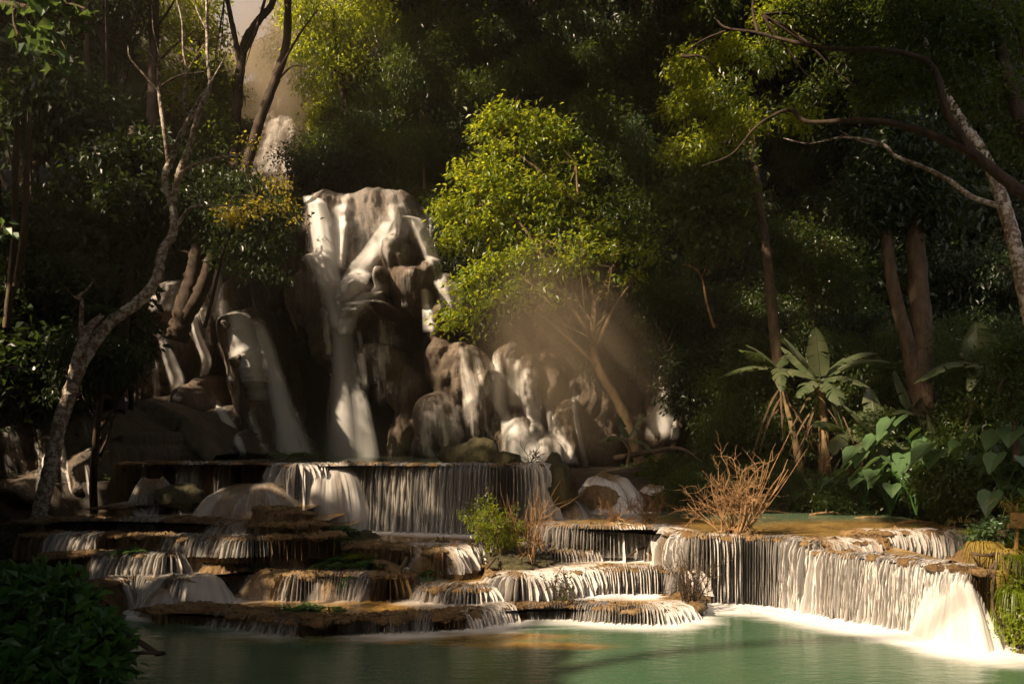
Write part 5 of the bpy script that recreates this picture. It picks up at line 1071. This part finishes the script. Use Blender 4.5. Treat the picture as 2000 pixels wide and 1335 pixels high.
# ground cover and grass on the banks
def scatter_leaves(name, pts, nrm_up, L, mat, lab, aspect=.4, up=.6):
    n = len(pts); D = RNG.normal(size=(n, 3)); D[:, 2] = np.abs(D[:, 2]) * up; N = RNG.normal(size=(n, 3)) * .5; N[:, 2] += nrm_up
    s = L * (.5 + RNG.random(n)); V, Fc = leaves(pts, D, N, s, s * aspect)
    return tag(mesh_np(name, V, Fc, M[mat], None, False), lab, 'ground cover', kind='stuff')
xs = RNG.uniform(3.5, 20, 60000); ys = RNG.uniform(16.4, 24, 60000); zs = H(xs, ys); okk = (fbm(xs * 1.3, ys * 1.3, 1.2) > -.1)
scatter_leaves('ground_cover', np.stack([xs, ys, zs + RNG.random(60000) * .35 * (.5 + .5 * np.sin(xs * 3))], -1)[okk], 1, .12, 'leaf_mid', 'low green leaves covering the right bank')
xs = RNG.uniform(6.0, 12, 42000); ys = RNG.uniform(7.4, 15, 42000); zs = H(xs, ys); okk = zs > .15
scatter_leaves('ground_cover', np.stack([xs, ys, zs + RNG.random(42000) * .18], -1)[okk], 1, .075, 'leaf_lit', 'yellow green leaves covering the near right bank')
xs = RNG.uniform(-24, -6.6, 50000); ys = RNG.uniform(8, 26, 50000); zs = H(xs, ys); okk = (zs > .3) & (RNG.random(50000) < .55)
scatter_leaves('ground_cover', np.stack([xs, ys, zs + RNG.random(50000) * .2], -1)[okk], 1, .12, 'leaf_dark', 'dark leaves on the left bank')

def grass_tuft(px, py, Y, n, L, mat, lab, spread=.12, droop=1.0, name='grass_tuft', seed=0, up=1.0, cat='grass', cx=0):
    rng = np.random.default_rng(seed); b = P(px, py, Y); parts = []
    for _ in range(n):
        a = rng.uniform(0, 6.28); r = rng.random() * spread; l = L * rng.uniform(.6, 1.1); o = np.array([math.cos(a) * r, math.sin(a) * r * .6, 0]); d = np.array([math.cos(a) * .55 + cx, math.sin(a) * .55 - .2, up * rng.uniform(.5, 1)])
        t = np.linspace(0, 1, 8); c = o + d[None] * (t * l)[:, None]; c[:, 2] -= droop * l * t ** 2.2
        wd = .006 * (1 - t * .9) * (1 + L); s = unit(np.cross(unit(d), [0, 0, 1.0]))
        V = np.stack([c - s * wd[:, None], c + s * wd[:, None]], 1).reshape(-1, 3); parts.append((V, grid_faces(8, 2)))
    V, Fc = join(parts); o = mesh_np(name, V, Fc, M[mat], None, False); o.location = tuple(b); return tag(o, lab, cat)
for i, (px, py, Y, n, L, mt, lab, dr, up) in enumerate([
  (1925, 1060, 9.6, 240, .32, 'straw', 'dry straw-coloured grass hanging over the right bank beside the pool lip', 1.6, .7), (1965, 1075, 9.3, 260, .34, 'straw', 'dense tawny grass tussock below the wooden board', 1.6, .7), (1950, 1110, 9.2, 220, .36, 'straw', 'tawny grass drooping down the bank face', 1.8, .4),
  (1900, 1040, 9.9, 90, .2, 'leaf_lit', 'short green grass at the corner of the right pool', .8, 1), (1985, 1150, 8.9, 200, .3, 'leaf_lit', 'bright green grass spilling down the bank at the right edge', 1.4, .6), (1960, 1190, 9.0, 150, .3, 'leaf_lit', 'yellow-green grass low on the bank face', 1.4, .5), (2000, 1090, 8.8, 160, .32, 'leaf_lit', 'green grass clump beside the board post', 1.2, .8), (1965, 1145, 9.1, 140, .34, 'straw', 'dry roots and grass hanging in the middle of the bank face', 2.0, .2)]):
    grass_tuft(px, py, Y, n, L, mt, lab, .2, dr, seed=i, up=up)
grass_tuft(1985, 1000, 9.6, 26, .75, 'straw', 'tall dry arching stalks behind the wooden board', .15, .6, seed=50)
grass_tuft(1880, 1020, 11.5, 22, .4, 'straw', 'arching dry stems in the corner pool', .25, .9, seed=51)
hero_tree('bank_bush', 'yellow-green sunlit leaves hanging down the right bank face', 'bush', [([(1990, 1190, 8.9), (1975, 1130, 9), (1950, 1080, 9.2)], .015, .006)], [(1990, 1200, 8.8, 34), (1970, 1150, 9, 28), (1940, 1120, 9.3, 20), (1995, 1140, 8.8, 28), (1985, 1240, 8.7, 22), (1945, 1160, 9.2, 20)], 210, 7, .055, 'leaf_lit', 'twig_dark', aspect=.5, droop=.6)
hero_tree('bank_bush', 'pale leafed low plant in front of the wooden board', 'bush', [([(1960, 1070, 9.5), (1950, 1040, 9.5)], .01, .005)], [(1935, 1035, 9.7, 20), (1960, 1030, 9.6, 22), (1985, 1040, 9.4, 20), (1915, 1045, 9.9, 14), (1910, 1050, 9.9, 12)], 120, 6, .07, 'leaf_taro', 'twig_dark', aspect=.6)

# wooden board on posts
def box(x0, x1, y0, y1, z0, z1, bev=.006, seed=0):
    bm = bmesh.new(); bmesh.ops.create_cube(bm, size=1)
    for v in bm.verts: v.co = Vector(((x0 + x1) / 2 + v.co.x * (x1 - x0), (y0 + y1) / 2 + v.co.y * (y1 - y0), (z0 + z1) / 2 + v.co.z * (z1 - z0)))
    bmesh.ops.bevel(bm, geom=bm.edges[:], offset=bev, segments=2, affect='EDGES'); me = bpy.data.meshes.new('m'); bm.to_mesh(me); bm.free(); return me
def boxobj(name, dims, mat, parent):
    me = box(*dims); me.name = name; me.materials.append(M[mat]); o = bpy.data.objects.new(name, me); COL.objects.link(o); o.parent = parent; return o
c = P(1985, 1052, 9.3); sg = empty('wooden_sign', c, 'small weathered wooden board on posts standing in the grass at the right edge', 'sign')
sg.rotation_euler = (0, R(2), R(-14))
boxobj('post', (-.01, .03, .0, .04, -.25, .26), 'wood', sg); boxobj('post', (.14, .175, .0, .04, -.25, .36), 'wood', sg)
boxobj('board', (-.085, .26, -.027, -.003, .14, .34), 'wood', sg); boxobj('board', (-.115, -.0885, -.027, -.003, .13, .20), 'wood', sg)

# --- dead and bare shrubs standing in the water
def bare(px, py, Y, Hpx, spread, n, mat, lab, seed, lev=2, r=.02, curve=.25, lean=0., name='bare_shrub', root=.12, leafm=None, nleaf=0, Lf=.05, sub=5, cat='shrub', up=1.0):
    rng = np.random.default_rng(seed); b = P(px, py, Y); Hm = Hpx / F * Y; parts = []; tips = []
    def grow(p, d, L, r_, k):
        q = [p]; dd = unit(d)
        for i in range(3):
            dd = unit(dd + rng.normal(size=3) * curve + np.array([0, 0, .08 * up])); q.append(q[-1] + dd * L / 3)
        parts.append(limb(q, r_, r_ * .35, 9, 5, 0, .1)); pc = cr(q, 9); tips.append(pc[4:])
        if k > 0:
            for _ in range(sub):
                j = int(rng.integers(2, 9)); grow(pc[j], dd + rng.normal(size=3) * .6, L * rng.uniform(.35, .65), r_ * .5, k - 1)
    for i in range(n):
        a = rng.uniform(0, 6.28); d = np.array([math.cos(a) * spread + lean, math.sin(a) * spread * .7, 1.0])
        grow(np.array([math.cos(a) * root * rng.random(), math.sin(a) * root * rng.random(), -.05]), d, Hm * rng.uniform(.6, 1.0), r * rng.uniform(.6, 1), lev)
    for i in range(7):
        a = rng.uniform(0, 6.28); parts.append(limb([(0, 0, .06), (math.cos(a) * root, math.sin(a) * root, .03), (math.cos(a) * root * 2, math.sin(a) * root * 2, -.08)], r, r * .4, 6, 5))
    t_ = empty(name, b, lab, cat)
    V, Fc = join(parts); mesh_np('stems', V, Fc, M[mat], t_)
    if leafm:
        tp = np.concatenate(tips); q = tp[rng.choice(len(tp), nleaf)] + rng.normal(size=(nleaf, 3)) * .03
        s = Lf * (.6 + .8 * rng.random(nleaf)); V, Fc = leaves(q, rng.normal(size=(nleaf, 3)) + np.array([0, 0, -.2]), rng.normal(size=(nleaf, 3)) * .6 + np.array([0, 0, 1]), s, s * .5); mesh_np('foliage', V, Fc, M[leafm], t_, False)
    return t_
bare(1432, 1040, 12.0, 125, .28, 15, 'twig', 'large orange-brown dead shrub on the lip of the bright curtain', 1, 2, .024, .3, .1, root=.2, sub=6)
for i, (dx, h) in enumerate([(.9, 175), (1.2, 185), (.5, 150), (1.5, 150), (.75, 190), (-.35, 130)]): pass
bare(1450, 1030, 12.0, 215, .22, 11, 'twig', 'long pale dead canes slanting right out of the orange dead shrub', 21, 0, .016, .09, .62, root=.12, name='dead_canes', cat='dead canes')
bare(1207, 1018, 14.3, 50, .45, 10, 'twig', 'brown tangled dead shrub between the cascades, left of a pair', 2, 2, .018, .35, root=.12)
bare(1265, 1016, 14.3, 62, .55, 9, 'twig', 'dead shrub with branches sweeping right, right of a pair', 3, 2, .018, .3, .15, root=.12)
bare(1112, 980, 15.0, 58, .5, 8, 'twig_dark', 'dark dead shrub at the right end of the long curtain', 4, 2, .02, .35, .1, root=.1)
bare(1033, 908, 15.9, 42, .4, 5, 'twig_dark', 'small bare bush on the lip right of the mossy boulders', 5, 2, .02, .35, root=.06)
bare(968, 862, 16.4, 18, .7, 4, 'twig_dark', 'little tangle of roots on top of the large mossy boulder', 6, 1, .018, .5, root=.06)
bare(1347, 1190, 10.7, 105, .36, 13, 'twig_dark', 'bare dark twiggy shrub standing in front of the bright cascade', 7, 2, .016, .12, root=.1, sub=5)
bare(1108, 1196, 10.6, 62, .5, 4, 'twig_dark', 'small leaning sapling with few leaves on the front ledge', 8, 2, .018, .3, .2, leafm='leaf_mid', nleaf=160, Lf=.05, root=.07)
bare(975, 1096, 11.9, 100, .3, 7, 'bark_lit', 'leafy yellow-green shrub in the middle of the terraces', 9, 2, .02, .25, -.12, leafm='leaf_lit', nleaf=2600, Lf=.055, root=.12, name='leafy_shrub')
bare(1030, 1086, 12.0, 115, .32, 22, 'twig', 'brown upright twiggy shrub right beside the leafy yellow-green shrub', 10, 1, .012, .10, .08, root=.15, sub=5)
boulder(1010, 1097, 12.0, .52, .3, .16, 'darkrock', 'dark root mound carrying the leafy and the twiggy shrub', 33, name='root_hummock', rough=.3)
boulder(1350, 1196, 10.75, .24, .2, .1, 'darkrock', 'small root mound under the bare dark twiggy shrub', 34, name='root_hummock', rough=.3)
boulder(1435, 1047, 12.0, .34, .25, .06, 'ledge', 'litter mound under the orange dead shrub', 35, name='root_hummock', rough=.3)
bare(775, 1078, 12.6, 26, .25, 3, 'twig_dark', 'pointed dark root stump with two prongs, left of a pair', 11, 0, .04, .2, root=.08, name='tree_stump', cat='stump')
bare(865, 1066, 12.9, 26, .35, 5, 'twig_dark', 'crown-like dark root stump above the small comb fall', 12, 0, .045, .2, root=.1, name='tree_stump', cat='stump')
boulder(862, 1078, 12.9, .22, .2, .22, 'darkrock', 'dark mound under the crown-like root stump', 36, name='root_hummock', rough=.35)
boulder(775, 1080, 12.6, .22, .2, .12, 'darkrock', 'dark mound under the two-pronged stump', 37, name='root_hummock', rough=.35)
# logs and the arched fallen branch
def log(nodes, r0, r1, mat, lab, name='log', cat='log'):
    p = px3(nodes); b = p[0]; V, Fc = limb(p, r0, r1, 26, 12, 0, .07); o = mesh_np(name, V - b, Fc, M[mat]); o.location = tuple(b); return tag(o, lab, cat)
log([(770, 1165, 11.2), (778, 1140, 11.3), (775, 1120, 11.5), (755, 1105, 11.8), (730, 1100, 12)], .13, .08, 'bark_lit', 'thick ochre root log curving down at the centre-left ledge')
log([(738, 1170, 11.1), (752, 1148, 11.2), (768, 1124, 11.4), (790, 1100, 11.7), (794, 1088, 11.8)], .05, .03, 'bark_lit', 'slender root log leaning beside the thick ochre one')
log([(1226, 1089, 12.6), (1240, 1076, 12.7), (1265, 1068, 12.8), (1285, 1071, 12.9), (1315, 1066, 13), (1330, 1064, 13.1)], .02, .035, 'twig_dark', 'dark arched fallen branch lying before the bright cascade', 'fallen_branch', 'branch')
log([(1272, 1068, 12.8), (1280, 1062, 12.8), (1292, 1060, 12.8)], .018, .01, 'twig_dark', 'short spur beside the arched fallen branch', 'fallen_branch', 'branch')
log([(645, 1222, 10), (645, 1200, 10.05), (642, 1184, 10.1)], .02, .014, 'bark_lit', 'short upright stick by the fern on the front ledge', 'stick', 'stick')
log([(1200, 895, 20), (1280, 880, 19.6), (1330, 876, 19.4), (1370, 900, 19)], .09, .03, 'bark', 'fallen grey branch on the bank under the small cascade', 'fallen_branch', 'branch')
log([(950, 1110, 11.6), (960, 1098, 11.6), (968, 1088, 11.7)], .02, .02, 'twig_dark', 'short snag leaning left of the leafy shrub', 'stick', 'stick')
for i, (px, py, Y) in enumerate([(1500, 1000, 16), (1620, 1003, 15.6), (1700, 1012, 15), (1790, 1020, 14), (1335, 985, 17)]):
    log([(px - 40, py + 2, Y), (px, py - 3, Y), (px + 50, py + 3, Y + .1)], .03, .012, 'twig', 'thin driftwood stick on the far waterline ' + ['below the banana stems', 'right of the banana stems', 'in front of the taro plants', 'near the low right fall', 'by the far cascades'][i], 'driftwood', 'driftwood')

# --- ferns and small plants
def fern(px, py, Y, s, n, lab, seed, mat='leaf_near', name='fern'):
    s = s * 1.35; n = int(n * 1.4); rng = np.random.default_rng(seed); b = P(px, py, Y); C, D, N, L = [], [], [], []; st = []
    for _ in range(n):
        a = rng.uniform(0, 6.28); d = np.array([math.cos(a), math.sin(a) * .8, .9]); t = np.linspace(0, 1, 13); l = s * rng.uniform(.6, 1.1); o = rng.normal(size=3) * np.array([.5, .3, .05]) * s
        c = o + d[None] * (t * l)[:, None]; c[:, 2] -= 1.0 * l * t ** 2; st.append(tube(c, .004, 4)); T = unit(np.gradient(c, axis=0)); S = unit(np.cross(T, [0, 0, 1.0]))
        for sd in (-1, 1):
            for k in range(1, 13): C.append(c[k]); D.append(S[k] * sd + T[k] * .5 + rng.normal(size=3) * .12); N.append([0, 0, 1.0]); L.append(l * .34 * (1.1 - t[k]) + .015)
    C, D, N, L = map(np.array, (C, D, N, L)); t_ = empty(name, b, lab, 'fern')
    V, Fc = leaves(C, D, N, L, L * .38); mesh_np('fronds', V, Fc, M[mat], t_, False); V, Fc = join(st); mesh_np('stalks', V, Fc, M['twig_dark'], t_)
fern(610, 1068, 12.6, .42, 34, 'dark green fern clump on the left part of the middle ledge', 1)
fern(645, 1040, 13.2, .34, 22, 'fern just below the left end of the long curtain', 2)
fern(690, 1105, 12.0, .36, 26, 'fern clump under the root hummock', 3)
fern(735, 1135, 11.6, .42, 34, 'lush fern left of the ochre root log', 4)
fern(605, 1200, 10.3, .30, 26, 'fern growing on the front ledge at the pool edge', 5)
fern(500, 1018, 13.4, .16, 10, 'tiny green tuft on the left upper step', 6)
fern(715, 1090, 12.3, .3, 18, 'bright small fern behind the root hummock', 7, 'leaf_lit')
fern(575, 893, 15.8, .34, 16, 'leafy plant on the upper lip left of the plume', 8, 'leaf_taro', 'leafy_plant')
fern(195, 606, 13.7, .24, 14, 'spiky epiphyte perched on the leaning lichen trunk', 9)
fern(1083, 912, 15.3, .2, 10, 'small bright sprout at the right end of the long curtain', 10, 'leaf_lit')
fern(1345, 1000, 16.5, .25, 12, 'small fern by the far pool edge', 11)
fern(240, 1080, 11.3, .2, 8, 'tiny dark fern on the far left terrace', 12)

# leaf litter / crust lumps along the terrace rims
pts = []
for lp_, z_, dn_ in RIMS:
    for q_, d_ in zip(lp_, dn_):
        for _ in range(2 if d_ < .3 else (1 if RNG.random() < .3 else 0)):
            pts.append((q_[0] + RNG.normal() * .05, q_[1] + abs(RNG.normal()) * .12 - .02, z_ + .022 + RNG.random() * .012))
pts = np.array(pts); n_ = len(pts); D_ = RNG.normal(size=(n_, 3)); D_[:, 2] *= .12; N_ = RNG.normal(size=(n_, 3)) * .35; N_[:, 2] += 1; s_ = .035 + .05 * RNG.random(n_)
V, Fc = leaves(pts, D_, N_, s_, s_ * .45); tag(mesh_np('leaf_litter', V, Fc, M['leaf_dead'], None, False), 'fallen leaves caught along the terrace rims', 'leaf litter', kind='stuff')

rb = []; th_ = np.linspace(0, 2 * np.pi, 9)[:-1]
def pebble(c, r):
    ph_ = np.linspace(0.15, np.pi - .15, 5); T, Q = np.meshgrid(np.linspace(0, 2 * np.pi, 9), ph_, indexing='ij'); k = 1 + .35 * RNG.normal(size=T.shape) * .6; k[-1] = k[0]
    V = np.stack([np.cos(T) * np.sin(Q) * k * r[0], np.sin(T) * np.sin(Q) * k * r[1], np.cos(Q) * k * r[2]], -1).reshape(-1, 3) + c; return V, grid_faces(9, 5)
for lp_, z_, dn_ in RIMS:
    for q_, d_ in zip(lp_, dn_):
        if RNG.random() < (.5 if d_ < .3 else .10):
            r_ = RNG.uniform(.02, .07) * (1 if RNG.random() < .85 else 1.8); rb.append(pebble(np.array([q_[0] + RNG.normal() * .05, q_[1] + abs(RNG.normal()) * .08, z_ + .0]), (r_ * 1.4, r_, r_ * .6)))
V, Fc = join(rb); tag(mesh_np('crust_rubble', V, Fc, M['ledge']), 'small crusted lumps along the terrace rims', 'rubble', kind='stuff')
# --- air
hz = bpy.data.meshes.new('haze'); bm = bmesh.new(); bmesh.ops.create_cube(bm, size=1)
for v in bm.verts: v.co = Vector(((v.co.x) * 110, 30 + v.co.y * 104, 28 + v.co.z * 64))
bm.to_mesh(hz); bm.free(); ho = bpy.data.objects.new('haze', hz); COL.objects.link(ho)
def vmat(name, dens, colr, an=.3):
    t = NT(name); v = t.n('ShaderNodeVolumePrincipled'); v.inputs['Density'].default_value = dens; v.inputs['Color'].default_value = col(colr); v.inputs['Anisotropy'].default_value = an
    t.l(v.outputs[0], t.out.inputs['Volume']); return t.m
hz.materials.append(vmat('haze', .0007, (1, .86, .66))); tag(ho, 'thin warm haze filling the whole clearing', 'haze', kind='stuff')
def m_mist(dens, seed):
    t = NT('mist'); v = t.n('ShaderNodeVolumePrincipled'); v.inputs['Color'].default_value = col((1, .80, .54)); v.inputs['Anisotropy'].default_value = .3
    p = t.pos(); ln = t.n('ShaderNodeVectorMath', operation='LENGTH'); t.l(p, ln.inputs[0])
    f = t.math('POWER', t.math('SUBTRACT', 1.0, ln.outputs['Value'], clamp=True), 1.4)
    mp = t.n('ShaderNodeMapping'); mp.inputs['Location'].default_value = (seed, seed * 2, 0); t.l(p, mp.inputs[0])
    nz = t.sstep(t.noise(mp.outputs[0], 1.9, 3, .6, .6), .3, .75)
    t.l(t.math('MULTIPLY', t.math('MULTIPLY', f, t.math('ADD', nz, .35)), dens), v.inputs['Density']); t.l(v.outputs[0], t.out.inputs['Volume']); return t.m
def mist(px, py, Y, rx, ry, rz, dens, lab, tilt=0):
    me = bpy.data.meshes.new('mist'); bm = bmesh.new(); bmesh.ops.create_icosphere(bm, subdivisions=4, radius=1); bm.to_mesh(me); bm.free()
    o = bpy.data.objects.new('mist', me); COL.objects.link(o); o.location = tuple(P(px, py, Y)); o.scale = (rx, ry, rz); o.rotation_euler = (0, R(tilt), 0); me.materials.append(m_mist(dens, px * .01)); tag(o, lab, 'mist', kind='stuff')
mist(545, 60, 38, 6.5, 4, 8, .42, 'bright haze in front of the upper waterfall')
mist(1100, 700, 21.2, 3.3, 2.2, 4.0, .62, 'sunlit spray drifting right of the falls', -24)
mist(690, 880, 23, 2.6, 1.3, 1.5, .35, 'spray where the central plume lands')
